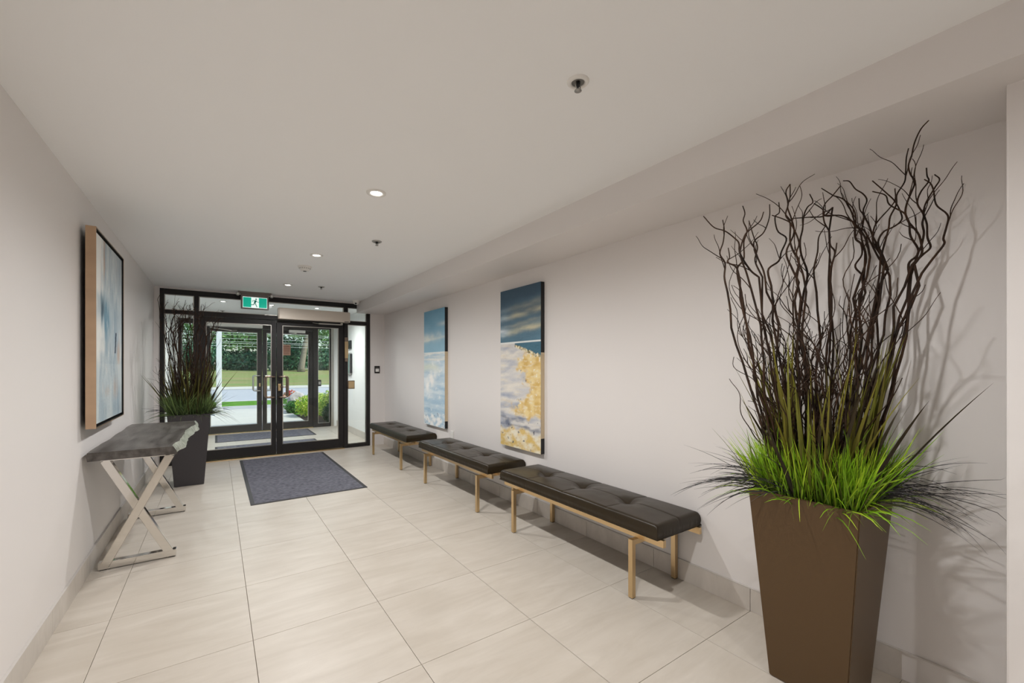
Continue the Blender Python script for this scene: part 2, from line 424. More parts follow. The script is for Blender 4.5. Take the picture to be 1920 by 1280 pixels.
for y, l in ((-1.0, 'first added fill downlight on the lobby ceiling, unseen behind the viewer'), (-2.7, 'second added fill downlight, unseen behind the viewer by the back wall')):  # unseen downlights added behind the viewer as fill for the lobby
    downlight(.82, y, l, 77*.6)
for i, x in enumerate((.09, .79, 1.52)):
    downlight(x, 8.25, ['left vestibule downlight seen above the planter', 'middle vestibule downlight seen beside the exit sign', 'right vestibule downlight seen above the door operator'][i], 77*.95, 'vestibule downlights')
# sprinklers
def sprinkler(x, y, label, deep):
    t = empty('sprinkler_head', (x, y, ZC), label, 'sprinkler', 'ceiling sprinklers')
    bm = B(); lathe(bm, [(.024, -.004), (.028, -.009), (.036, -.008), (.041, -.003), (.042, 0)], 28); link('escutcheon', bm, M['white'] if deep else M['grey'], t)
    bm = B(); lathe(bm, [(0, -.001), (.026, -.002), (.025, -.006)], 20); link('cup', bm, M['cup'], t)
    bm = B(); lathe(bm, [(0, -.002), (.009, -.002), (.009, -.014), (.006, -.02), (.0025, -.022), (.0025, -.03), (0, -.03)], 12); link('bulb', bm, M['black'], t)
    bm = B()
    for s in (-1, 1): tube(bm, [(s*.01, 0, -.008), (s*.012, 0, -.02), (s*.003, 0, -.034)], .0022, 6)
    lathe(bm, [(0, -.033), (.013, -.034), (.014, -.036), (0, -.037)], 14); link('deflector', bm, M['grey'], t)
sprinkler(1.137, 1.163, 'white ringed sprinkler head nearest the viewer on the ceiling', True)
sprinkler(1.143, 3.6, 'small grey sprinkler head beyond the nearest downlight', False)
sprinkler(1.165, 6.03, 'small grey sprinkler head near the glass entrance ceiling', False)
sprinkler(.094, 9.6, 'sprinkler head on the vestibule ceiling above the planter twigs', False)
# smoke detector
t = empty('smoke_detector', (.785, 4.92, ZC), 'round white smoke detector on ceiling beyond the second downlight', 'smoke detector')
bm = B(); lathe(bm, [(.07, 0), (.07, -.012), (.066, -.016), (.0, -.016)], 28); link('base', bm, M['white'], t)
bm = B(); lathe(bm, [(.058, -.016), (.054, -.032), (.04, -.046), (.022, -.05), (0, -.05)], 28); link('housing', bm, M['white'], t)
bm = B()
for k in range(18):
    a = 2*PI*k/18; c, s = math.cos(a), math.sin(a)
    bar(bm, (c*.0575, s*.0575, -.019), (c*.0545, s*.0545, -.031), .006, .002, up=(c, s, 0))
link('vent', bm, M['cup'], t)
bm = B(); lathe(bm, [(.018, -.0495), (.016, -.054), (0, -.055)], 16); link('sensor', bm, M['black'], t)
# dome camera
t = empty('dome_camera', (1.87, 6.95, ZC), 'white dome security camera at ceiling beside the bulkhead', 'camera')
bm = B(); lathe(bm, [(.06, 0), (.06, -.02), (.055, -.026), (0, -.026)], 28); link('base', bm, M['white'], t)
bm = B(); lathe(bm, [(.047, -.026), (.044, -.045), (.03, -.062), (0, -.07)], 24); link('dome', bm, M['white'], t)
bm = B(); lathe(bm, [(.02, .0), (.017, -.008), (0, -.012)], 16)
o = link('lens', bm, M['black'], t); o.location = (-.01, -.026, -.05); o.rotation_euler = (math.radians(-35), math.radians(10), 0)

# ------------------------------------------------------------------ exit sign with its running figure (flat print built as thin geometry)
sx, sy, sz = .459, 6.99, 2.264
t = empty('exit_sign', (sx, sy, sz), 'lit green running man exit sign hanging before the glass entrance', 'exit sign')
bm = B(); box(bm, -.174, .174, -.02, .025, -.108, .104, bev=.005); link('housing', bm, M['sign'], t)
bm = B(); box(bm, -.205, .21, -.015, .04, .105, .139, bev=.004); link('canopy', bm, M['sign'], t)
bm = B(); box(bm, -.152, .152, -.0225, -.0195, -.09, .062); link('panel', bm, M['exitw'], t)
for xa, xb in ((-.147, -.048), (.047, .147)):
    bm = B(); box(bm, xa, xb, -.0245, -.0225, -.084, .056); link('green_field', bm, M['exitg'], t)
bm = B()
def limb(pts, w):
    for (a, b) in zip(pts, pts[1:]):
        bar(bm, (a[0], -.0235, a[1]), (b[0], -.0235, b[1]), .002, w, up=(0, 0, 1) if abs(b[0]-a[0]) > abs(b[1]-a[1]) else (1, 0, 0))
k = 12
poly(bm, [(.012+.0105*math.cos(2*PI*i/k), -.0225, .036+.0105*math.sin(2*PI*i/k)) for i in range(k)], (0, -.002, 0))
poly(bm, [(-.008, -.0225, .02), (.016, -.0225, .022), (.016, -.0225, .004), (.004, -.0225, -.024), (-.016, -.0225, -.022)], (0, -.002, 0))
limb([(-.006, .016), (-.026, .014), (-.036, -.004)], .007); limb([(.012, .012), (.024, -.002), (.046, -.004)], .007)
limb([(-.01, -.02), (-.015, -.045), (-.048, -.047)], .010); limb([(0, -.02), (.012, -.05), (.025, -.078)], .010)
link('running_figure', bm, M['exitf'], t)
for s in (-1, 1):
    bm = B(); tube(bm, [(s*.21, -.03, .095), (s*.21, -.012, .095), (s*.21, .03, .097)], [.021, .025, .014], 16)
    h = link('lamp_head', bm, M['grey'], t)
    bm = B(); lathe(bm, [(0, 0), (.012, 0), (.016, -.004)], 14); l = link('lens', bm, M['white'], h); l.location = (s*.21, -.0315, .095); l.rotation_euler = (PI/2, 0, 0)
# ------------------------------------------------------------------ door operators and closers
t = empty('door_operator', (1.285, YE-.06, 2.135), 'long champagne automatic door operator above right inner door', 'door operator')
bm = B(); box(bm, -.51, .51, -.06, .057, -.083, .083, bev=.006); link('cover', bm, M['op'], t)
bm = B(); box(bm, -.521, -.5105, -.055, .055, -.08, .08, bev=.003); link('end_cap', bm, M['op'], t)
bm = B(); box(bm, .5105, .521, -.055, .055, -.08, .08, bev=.003); link('end_cap', bm, M['op'], t)
bm = B(); box(bm, .43, .5, -.0615, -.058, -.08, -.07); link('switch', bm, M['black'], t)
bm = B()
tube(bm, [(.40, -.0, -.083), (.40, 0, -.125)], .02, 14)
bar(bm, (.4, 0, -.12), (.05, -.05, -.125), .026, .01, bev=.003); bar(bm, (.05, -.05, -.125), (-.02, .05, -.105), .026, .01, bev=.003)
link('arm', bm, M['alu'], t)
t = empty('door_operator', (.31, YO-.06, 2.175), 'white automatic operator on the outer doors, behind the twigs', 'door operator')
bm = B(); box(bm, -.48, .48, -.05, .058, -.04, .06, bev=.006); link('cover', bm, M['white'], t)
bm = B(); tube(bm, [(-.4, 0, -.04), (-.4, 0, -.075)], .02, 12); bar(bm, (-.4, 0, -.07), (-.06, -.03, -.115), .026, .01, bev=.003)
bar(bm, (-.06, -.03, -.115), (.03, .05, -.1), .026, .01, bev=.003); link('arm', bm, M['alu'], t)
t = empty('door_closer', (1.45, YO+.0, 2.105), 'small white door closer atop the right outer door', 'door closer')
bm = B(); box(bm, -.16, .16, -.05, .019, -.035, .025, bev=.006); link('body', bm, M['white'], t)
bm = B(); bar(bm, (-.02, -.03, -.045), (-.2, -.06, -.075), .024, .01, bev=.003); bar(bm, (-.2, -.06, -.075), (-.33, -.01, -.08), .024, .01, bev=.003); link('arm', bm, M['white'], t)
# bronze fittings on the inner mullion and the wall
t = empty('push_plate', (1.84, YE-.03, 1.04), 'square bronze push plate box on the mullion beside right door', 'push plate')
bm = B(); box(bm, -.055, .055, -.025, .027, -.068, .068, bev=.004); link('box', bm, M['dkbronze'], t)
bm = B(); box(bm, -.042, .048, -.028, -.0252, -.056, .056, bev=.001); link('plate', bm, M['bronze'], t)
t = empty('exit_device', (1.768, YE-.025, 1.62), 'slim upright bronze strip device fixed high on the mullion', 'strip device')
bm = B(); box(bm, -.026, .026, -.02, .022, -.145, .13, bev=.003); link('body', bm, M['bronze'], t)
bm = B(); box(bm, -.026, .026, -.021, .022, .131, .196, bev=.003); link('cap', bm, M['dkbronze'], t)
bm = B(); box(bm, -.026, .026, -.021, .022, -.2, -.146, bev=.003); link('cap', bm, M['dkbronze'], t)
t = empty('wall_switch', (2.286, YE+.01, 1.288), 'small bronze access switch on end wall right of the glass', 'switch')
bm = B(); box(bm, -.045, .045, -.012, -.0005, -.062, .062, bev=.003); link('plate', bm, M['frame'], t)
bm = B(); box(bm, -.03, .03, -.018, -.0125, -.036, .012, bev=.002); link('button', bm, M['white'], t)
bm = B(); box(bm, -.028, .028, -.015, -.0125, .018, .026); link('indicator', bm, M['grey'], t)
t = empty('wall_outlet', (XR, 4.645, .482), 'white wall outlet low on right wall above the middle bench', 'outlet')
bm = B(); box(bm, -.007, -.0003, -.037, .037, -.06, .06, bev=.002); link('cover_plate', bm, M['white'], t)
for zz in (-.022, .022):
    bm = B(); box(bm, -.009, -.0072, -.016, .016, zz-.013, zz+.013, bev=.001); link('socket', bm, M['paper'], t)
# vestibule wall items
t = empty('intercom_panel', (VR, 8.93, 1.4), 'tall narrow pale intercom panel with dark edge on vestibule wall', 'intercom')
bm = B(); box(bm, -.05, -.0005, -.16, .16, -.22, .22, bev=.006); link('housing', bm, M['grey'], t)
bm = B(); box(bm, -.053, -.0505, -.14, .14, -.19, .19); link('screen', bm, mat('intercom_glass', srgb(120, 150, 150), .1), t)
bm = B(); box(bm, -.045, -.001, -.185, -.161, -.19, .2, bev=.003); link('edge_strip', bm, M['black'], t)
t = empty('card_reader', (VR, 8.9, 1.79), 'small dark square reader above the intercom panel', 'card reader')
bm = B(); box(bm, -.04, -.0005, -.11, .11, -.085, .085, bev=.006); link('housing', bm, M['black'], t)
bm = B(); lathe(bm, [(0, 0), (.03, 0), (.035, -.006)], 16); o = link('keypad', bm, M['grey'], t); o.location = (-.042, 0, 0); o.rotation_euler = (0, PI/2, 0)
for (y, z0, z1, lab, red) in ((9.6, 1.5, 1.70, 'upper white notice sheet on vestibule wall by outer door', 0), (9.6, 1.27, 1.47, 'lower notice sheet with a red band on vestibule wall', 1)):
    t = empty('wall_notice', (VR, y, (z0+z1)/2), lab, 'notice', 'vestibule notices')
    h = (z1-z0)/2
    bm = B(); box(bm, -.006, -.0005, -.19, .19, -h, h, bev=.001); link('sheet', bm, M['paper'], t)
    bm = B()
    for k in range(4): box(bm, -.0072, -.0062, -.15, .13-.05*(k % 2), h-.03-.03*k, h-.02-.03*k)
    link('text_line', bm, M['ink'], t)
    if red: bm = B(); box(bm, -.0074, -.0062, -.17, .17, -h+.02, -h+.07); link('red_band', bm, M['red'], t)
t = empty('door_notice', (1.215, YO+.012, 1.70), 'brown notice with red brown text lines on right outer door', 'notice')
bm = B(); box(bm, -.11, .11, -.002, .004, -.115, .115, bev=.001); link('sheet', bm, M['brown'], t)
bm = B()
for z, w, h in ((.075, .085, .014), (.035, .095, .011), (.005, .095, .009), (-.025, .09, .009), (-.06, .07, .007), (-.085, .08, .007)): box(bm, -w, w, -.0032, -.0022, z-h/2, z+h/2)
link('text_line', bm, M['brownink'], t)
t = empty('door_sensor', (1.90, YO-.02, .98), 'small black push button box on the outer side frame', 'push button')
bm = B(); box(bm, -.035, .035, -.02, .0195, -.07, .07, bev=.004); link('housing', bm, M['black'], t)
bm = B(); box(bm, -.022, .022, -.023, -.0205, -.03, .03, bev=.001); link('button', bm, M['grey'], t)

# ------------------------------------------------------------------ floor mats
def floor_mat(x0, x1, y0, y1, label):
    t = empty('floor_mat', ((x0+x1)/2, (y0+y1)/2, 0), label, 'mat', 'grey entrance mats')
    w, h = (x1-x0)/2, (y1-y0)/2
    bm = B(); b = .035
    for a in ((-w, w, -h, -h+b), (-w, w, h-b, h), (-w, -w+b, -h+b, h-b), (w-b, w, -h+b, h-b)): box(bm, *a, .0004, .005, bev=.0015)
    link('border', bm, M['rubber'], t)
    bm = B(); nx, ny = 40, 80; g = [[None]*(ny+1) for _ in range(nx+1)]
    for i in range(nx+1):
        for j in range(ny+1):
            x = -w+b*.8+(2*w-1.6*b)*i/nx; y = -h+b*.8+(2*h-1.6*b)*j/ny
            e = .003 if i in (0, nx) or j in (0, ny) else .0085+.002*noise.noise((x*14, y*22, 1.7))
            g[i][j] = bm.verts.new((x, y, e))
    for i in range(nx):
        for j in range(ny): bm.faces.new((g[i][j], g[i+1][j], g[i+1][j+1], g[i][j+1])).smooth = True
    link('carpet_pile', bm, M['pile'], t)
floor_mat(.272, 1.384, 4.68, 7.03, 'large grey floor mat on lobby tiles before the inner doors')
floor_mat(-.02, 1.64, 8.93, 9.9, 'dark grey mat inside the vestibule before the outer doors')
floor_mat(-.02, 1.52, 7.45, 8.45, 'dark grey vestibule mat just behind the inner doors')

# ------------------------------------------------------------------ benches
def cushion_mesh():
    L, Wd, top, bot, r = 1.53, .415, .457, .377, .022
    tx = 0.0; tys = [-.40, 0, .40]
    def axis(a, n):
        e = [a-r+r*math.sin(PI/2*k/5) for k in range(1, 6)]
        inner = [-(a-r)+2*(a-r)*k/n for k in range(n+1)]
        return [-v for v in e[::-1]]+inner+e
    def prof(v, a):
        d = abs(v)-(a-r)
        return 0 if d <= 0 else r-math.sqrt(max(0, r*r-d*d))
    X, Y = axis(Wd/2, 56), axis(L/2, 230)
    bm = B(); g = []
    for x in X:
        row = []
        for y in Y:
            ex, ey = prof(x, Wd/2), prof(y, L/2)
            z = top - min(r, math.hypot(ex, ey))
            crown = (1-(x/(Wd/2))**2)*(1-(y/(L/2))**4)
            z += .008*crown
            dmin = 1
            for ty in tys:
                d = math.hypot((x-tx)/.055, (y-ty)/.06); z -= .026*math.exp(-d*d*1.2)
                d2 = math.hypot((x-tx)/.015, (y-ty)/.015); z -= .008*math.exp(-d2*d2)
                z -= .0046*math.exp(-((y-ty-.01*math.sin(x*20))/.0055)**2)*min(1, crown*1.6+.4)
                # pillow fullness between the seams
                dmin = min(dmin, abs(y-ty))
            z -= .0046*math.exp(-((x-tx)/.005)**2)
            z += .009*math.sin(min(dmin, .2)/.2*PI/2)*crown
            z += .0012*noise.noise((x*18, y*14, .3))*(crown+.2)
            row.append(bm.verts.new((x, y, z)))
        g.append(row)
    nx, ny = len(X), len(Y)
    for i in range(nx-1):
        for j in range(ny-1): bm.faces.new((g[i][j], g[i+1][j], g[i+1][j+1], g[i][j+1])).smooth = True
    rim = [g[i][0] for i in range(nx)]+[g[nx-1][j] for j in range(1, ny)]+[g[i][ny-1] for i in range(nx-2, -1, -1)]+[g[0][j] for j in range(ny-2, 0, -1)]
    prev = rim; n = len(rim)
    for z, s in ((.418, .0035), (.402, .004), (.386, .001), (bot, -.008)):
        cur = []
        for v in rim:
            p = v.co; w = .0016*noise.noise((p.x*60, p.y*60, z*9)) if z < .41 else 0
            f = (abs(p.x) > Wd/2-.02, abs(p.y) > L/2-.02)
            cur.append(bm.verts.new((p.x+(math.copysign(s+w, p.x) if f[0] else 0), p.y+(math.copysign(s+w, p.y) if f[1] else 0), z)))
        for k in range(n):
            bm.faces.new((prev[k], prev[(k+1) % n], cur[(k+1) % n], cur[k])).smooth = True
        prev = cur
    bm.faces.new(prev)
    return bm
bench = empty('bench', (2.19, 2.175, 0), 'nearest tufted dark leather bench on bronze legs', 'bench', 'tufted benches along the right wall')
cu = link('cushion', cushion_mesh(), M['leather'], bench, (.012, .024, 0))
for ty in (-.40, 0, .40):
    bm = B(); lathe(bm, [(.011, .4275), (.009, .4325), (0, .4345)], 12); link('button', bm, M['button'], cu, (0, ty, 0))
for x, e in ((-.16, .765), (-.045, .69), (.07, .69), (.185, .765)):
    bm = B(); box(bm, x-.011, x+.011, -e, e, .336, .376, bev=.0015); link('rail', bm, M['bronze'], bench)
for y in (-.585, .575):
    bm = B(); box(bm, -.197, .197, y-.014, y+.014, .306, .3355, bev=.0015); link('crossbar', bm, M['bronze'], bench)
    for x in (-.21, .196):
        bm = B(); box(bm, x-.0145, x+.0145, y-.0145, y+.0145, .004, .338, bev=.0015); l = link('leg', bm, M['bronze'], bench)
        bm = B(); box(bm, x-.012, x+.012, y-.012, y+.012, 0, .004); link('foot_pad', bm, M['black'], l)
dup(bench, (2.19, 3.905, 0), 'middle tufted dark leather bench below the gold and white seascape')
dup(bench, (2.19, 5.83, 0), 'farthest tufted dark leather bench, closest to the glass entrance')

# ------------------------------------------------------------------ console table
t = empty('console_table', (-.42, 4.36, 0), 'live edge dark wood console table on crossed chrome legs at left wall', 'table')
def top_mesh():
    bm = B(); n = 60; zt, zb = .795, .742; rows = []
    for i in range(n+1):
        y = -.80+1.61*i/n
        wv = lambda s, a: a*noise.noise((y*3.2, s, 0))+a*.3*noise.noise((y*8, s, 4))
        xr = .185+wv(2.2, .045)+.07*(i/n)**1.5; xl = -.238+wv(7.7, .012)
        yo = .0
        rows.append([bm.verts.new(p) for p in ((xl, y, zb), (xl-.004, y, (zt+zb)/2), (xl, y, zt), (xr, y, zt), (xr+.016+wv(9, .012), y, (zt*.5+zb*.5)), (xr+.028+wv(5, .018), y, zb))])
    for A, C in zip(rows, rows[1:]):
        for k in range(6):
            f = bm.faces.new((A[k], A[(k+1) % 6], C[(k+1) % 6], C[k]))
            if k in (3, 4): f.material_index = 1
    bm.faces.new(rows[0]); bm.faces.new(rows[-1][::-1])
    return bm
tp = link('tabletop', top_mesh(), M['wood'], t); tp.data.materials.append(M['edge_wood'])
for y in (3.745, 4.86):
    yl = y-4.36; bm = B(); w = .05; zt = .741
    xa, xb = -.627+.42, -.246+.42
    bar(bm, (xa+.02, yl, .025), (xb-.02, yl, zt-.025), w, w, up=(1, 0, 0), bev=.003); bar(bm, (xb-.02, yl, .025), (xa+.02, yl, zt-.025), w-.001, w-.001, up=(1, 0, 0), bev=.003)
    box(bm, xa-.012, xb+.012, yl-w/2+.0008, yl+w/2-.0008, .006, .052, bev=.003); box(bm, xa, xb, yl-w/2, yl+w/2, zt-.03, zt, bev=.002)
    l = link('leg_frame', bm, M['chrome'], t)
    for x in (xa+.015, xb-.015):
        bm = B(); box(bm, x-.018, x+.018, yl-.02, yl+.02, 0, .006); link('foot_pad', bm, M['black'], l)

# ------------------------------------------------------------------ paintings: paint laid on a fine grid, colour stored per point
def fbm(x, y, s=0, o=4):
    v = 0; a = .5
    for k in range(o):
        v += a*noise.noise((x, y, s+k*3.1)); x *= 2.03; y *= 2.03; a *= .5
    return v
def sst(a, b, x):
    t = max(0, min(1, (x-a)/(b-a))); return t*t*(3-2*t)
def mixc(a, b, t): return tuple(a[k]+(b[k]-a[k])*t for k in range(3))
def c8(r, g, b): return srgb(r, g, b)[:3]
def canvas(name, w, h, fn, nu, nv, parent, place):
    """grid facing local -Y at y=0, u right, v up"""
    me = bpy.data.meshes.new(name); V = []; Fc = []; C = []
    for j in range(nv+1):
        for i in range(nu+1):
            u, v = i/nu, j/nv; c, hgt = fn(u, v); C.append(c)
            e = 0 if i in (0, nu) or j in (0, nv) else hgt
            V.append(((u-.5)*w, -e, (v-.5)*h))
    for j in range(nv):
        for i in range(nu):
            a = j*(nu+1)+i; Fc.append((a, a+1, a+nu+2, a+nu+1))
    me.from_pydata(V, [], Fc); ca = me.color_attributes.new('tint', 'FLOAT_COLOR', 'POINT')
    ca.data.foreach_set('color', [x for c in C for x in (*c, 1)])
    for p in me.polygons: p.use_smooth = True
    me.materials.append(M['paint'])
    o = bpy.data.objects.new(name, me); COL.objects.link(o); o.parent = parent; place(o); return o
def nz(x, y, s=0, o=4): return max(-1, min(1, 2.1*fbm(x, y, s, o)))
def cl(t): return max(0, min(1, t))
def sea_gold(u, v):
    # v measured from the bottom; horizon near .655
    y = 1-v
    dark, mid, cream, pale = c8(56, 82, 102), c8(94, 130, 150), c8(214, 204, 168), c8(200, 216, 224)
    h = 0; ty = y+.035*(u-.5)
    if y < .337:
        c = mixc(dark, mid, cl(sst(.02, .33, y)*.8+.22*nz(u*1.6, y*16, 1)))
        wob = .012*nz(u*2.4, y*6, 5)
        for yc, wd, am in ((.12, .016, .25), (.166, .02, .6), (.226, .012, .4), (.264, .018, .85)):
            k = math.exp(-((ty-yc-wob)/wd)**2)*am*cl(.75+.55*nz(u*2.2+yc*40, y*30, 9))
            c = mixc(c, mixc(pale, cream, sst(.05, .4, u)), k)
        c = mixc(c, c8(226, 232, 236), .8*math.exp(-((y-.262)/.011)**2)*sst(.3, .0, u))
        c = mixc(c, dark, .3*cl(nz(u*3, y*40, 2)))
    elif y < .345: c = c8(232, 236, 234)
    else:
        s = mixc(c8(228, 223, 214), c8(206, 205, 206), cl(.5+nz(u*2, y*34, 7)))
        c = mixc(s, c8(160, 168, 186), cl(.9*nz(u*2.4+y*2, y*20, 17)-.1+.55*sst(.6, .76, y)*sst(.9, .3, u)))
        c = mixc(c, c8(226, 210, 176), .7*cl(nz(u*2.5, y*46, 27)-.15))
        shore = .62+.13*math.sin(y*21+1.0)-.12*sst(.6, .8, y)+.14*nz(u*5, y*16, 3)+.1*nz(u*15, y*44, 33)
        gold = mixc(c8(214, 178, 104), c8(234, 212, 156), cl(.5+nz(u*7, y*24, 2)))
        k = sst(shore-.09, shore+.09, u)*sst(.81, .78, y+.03*nz(u*5, 2, 6))*sst(.36, .42, y)
        gold = mixc(gold, c8(240, 232, 212), .8*cl(1.6*nz(u*7, y*52, 43)-.25))
        c = mixc(c, gold, k)
        h = .002*fbm(u*9, y*40, 4)
        c = mixc(c, c8(96, 106, 130), .85*cl(1.5*nz(u*3, y*26, 8)+.05)*sst(.76, .81, y)*sst(.91, .86, y))
        c = mixc(c, mixc(c8(220, 190, 118), c8(238, 230, 208), cl(.5+1.3*nz(u*6, y*26, 12))), sst(.865, .9, y+.03*nz(u*4, 1, 2)))
        sp = nz(u*16, y*44, 21, 2)
        if sp > .62 and (.2 < k < .9 or y > .82): c = mixc(c, c8(66, 70, 84), .8)
        if sp < -.6 and k > .1: c = mixc(c, c8(244, 240, 230), .8)
        if u > .38 and y < .46:
            edge = .35+.075*(u-.38)/.62+.008*nz(u*12, 2, 6)
            if y < edge: c = c8(70, 112, 132)
            elif y < edge+.018: c = mixc(c8(116, 102, 62), c8(238, 228, 196), cl(.5+1.5*nz(u*20, y*60, 3)))
    return c, h
def sea_blue(u, v):
    y = 1-v; h = 0
    if y < .362:
        c = mixc(c8(112, 164, 192), c8(152, 192, 212), cl(sst(0, .34, y)+.2*nz(u*2, y*9, 2)))
        k = .9*math.exp(-((y-.235-.02*nz(u*2.5, y*5, 3))/.035)**2)*cl(.95-.7*u+.5*nz(u*4, y*18, 14))+.7*math.exp(-((y-.262+.02*u)/.012)**2)*cl(.7+.4*nz(u*3, 3, 1))+.6*math.exp(-((y-.13)/.018)**2)*sst(.5, 1, u)
        c = mixc(c, c8(222, 227, 222), cl(k))
    elif y < .37: c = c8(234, 240, 240)
    else:
        c = mixc(c8(216, 230, 238), c8(170, 200, 220), cl(.28+.75*nz(u*1.8+y*2, y*26, 5)+.35*sst(.6, .8, y)))
        if y < .44: c = mixc(c8(232, 235, 232), c8(176, 204, 220), cl(.35+.9*nz(u*1.6, y*50, 9)))
        k = math.exp(-((y-.49-.12*(u-.3)**2)/.035)**2)*sst(.95, .5, u)*.9
        c = mixc(c, c8(222, 230, 218), cl(k))
        cx = .38+.13*math.sin(y*16)
        k = math.exp(-((u-cx)/.2)**2)*math.exp(-((y-.62)/.1)**2)*(1.15+1.1*nz(u*5, y*14, 7))
        c = mixc(c, c8(250, 250, 247), cl(k))
        c = mixc(c, c8(246, 248, 247), cl(1.3*nz(u*6, y*24, 17)-.45+1.1*sst(.86, .95, y)))
        if nz(u*14, y*40, 31, 2) > .62 and y > .85: c = mixc(c, c8(110, 132, 152), .7)
        h = .002*fbm(u*9, y*40, 4)
    return c, h
def abstract(u, v):
    y = 1-v
    st = nz(u*5+.3*nz(u*3, y*3, 9), y*1.8, 3); st2 = nz(u*13, y*4, 8); st3 = nz(u*26, y*9, 18)
    c = mixc(c8(134, 158, 174), c8(212, 219, 219), cl(.5+.55*st+.3*st2+.15*st3))
    c = mixc(c, c8(240, 240, 236), cl(1.15*sst(.34, .14, u+.08*nz(1, y*6, 4))*sst(.33, .27, y)))
    c = mixc(c, c8(238, 238, 233), cl(.9*sst(.42, .12, u+.12*nz(u*4, y*7, 14))*sst(.38, .5, y)*sst(.75, .6, y)))
    c = mixc(c, c8(112, 152, 172), cl(1.25*math.exp(-((u-.35-.3*(y-.38))/.15)**2-((y-.44)/.14)**2)+.6*st2-.2))
    c = mixc(c, c8(66, 96, 114), cl(1.1*math.exp(-((u-.25)/.07)**2-((y-.38)/.06)**2)+.5*st2-.25))
    c = mixc(c, c8(176, 138, 110), .85*cl(math.exp(-((u-.3)/.03)**2)*sst(.3, .1, y)+.9*math.exp(-((u-.85)/.07)**2-((y-.62)/.08)**2)+.7*math.exp(-((u-.72)/.1)**2-((y-.83)/.07)**2)+.6*math.exp(-((u-.4)/.09)**2-((y-.84)/.03)**2)+.35*st3-.1))
    c = mixc(c, c8(160, 166, 174), .7*sst(.45, .9, u)*sst(.3, .1, y)*cl(.6+.6*st2))
    c = mixc(c, c8(240, 242, 240), .8*cl(st3*.9+st*.5-.35))
    d = abs((u-.73)+.28*(y-.55))
    if .49 < y < .615 and d < .022: c = c8(40, 58, 80)
    if y > .68: c = mixc(c, c8(204, 213, 214), cl(.35+.4*st))
    return c, .0015*fbm(u*10, y*22, 2)
def seascape(yc, fn, label, split, tail):
    t = empty('seascape_canvas', (XR-.012, yc, 1.318), label, 'painting', 'tall seascapes on the right wall')
    w, h = .635, 1.525
    def place(o): o.rotation_euler = (0, 0, -PI/2); o.location = (-.0305, 0, 0)
    canvas('painted_front', w, h, fn, 90, 210, t, place)
    zs = h/2-split*h; ze = -h/2+tail*h
    for nm, za, zb, mm in (('side_edge', zs, h/2, M['black']), ('side_edge', ze, zs, M['raw']), ('side_edge', -h/2, ze, M['black'])):
        bm = B(); box(bm, -.0278, .0115, -w/2, w/2, za+.0003, zb-.0003); o = link(nm, bm, mm, t)
        o['label'] = 'black painted canvas edge' if mm is M['black'] else 'bare tan canvas edge'
M['raw'] = mat('raw_canvas', srgb(206, 188, 158), .8)
seascape(3.205, sea_gold, 'tall seascape with gold beach and dark sky, nearer the viewer', .41, .09)
seascape(5.09, sea_blue, 'tall blue seascape with white surf, nearer the entrance', .365, .06)
t = empty('abstract_painting', (XL+.05, 3.99, 1.566), 'blue grey abstract painting in champagne frame on the left wall', 'painting')
w, h = .93, 1.24
bm = B()
for a in ((-.025, .024, -w/2, -w/2+.005, -h/2, h/2), (-.025, .024, w/2-.005, w/2, -h/2, h/2), (-.025, .024, -w/2+.005, w/2-.005, -h/2, -h/2+.005), (-.025, .024, -w/2+.005, w/2-.005, h/2-.005, h/2)): box(bm, *a, bev=.001)
link('frame', bm, M['champ'], t)
bm = B(); box(bm, -.024, -.012, -w/2+.006, w/2-.006, -h/2+.006, h/2-.006); link('backing', bm, M['black'], t)
bm = B()
for a in ((-w/2+.0055, -w/2+.009, -h/2+.0055, h/2-.0055), (w/2-.009, w/2-.0055, -h/2+.0055, h/2-.0055), (-w/2+.0092, w/2-.0092, -h/2+.0055, -h/2+.009), (-w/2+.0092, w/2-.0092, h/2-.009, h/2-.0055)): box(bm, -.0118, .0228, *a)
link('inner_liner', bm, M['black'], t)
bm = B(); box(bm, -.049, -.0255, -.1, .1, .3, .36); link('hanger', bm, M['black'], t)
def place(o): o.rotation_euler = (0, 0, PI/2); o.location = (.014, 0, 0)
canvas('painted_front', w-.046, h-.046, abstract, 110, 150, t, place)
bm = B(); box(bm, -.0115, .0112, -w/2+.0232, w/2-.0232, -h/2+.0232, h/2-.0232); link('stretcher', bm, M['raw'], t)

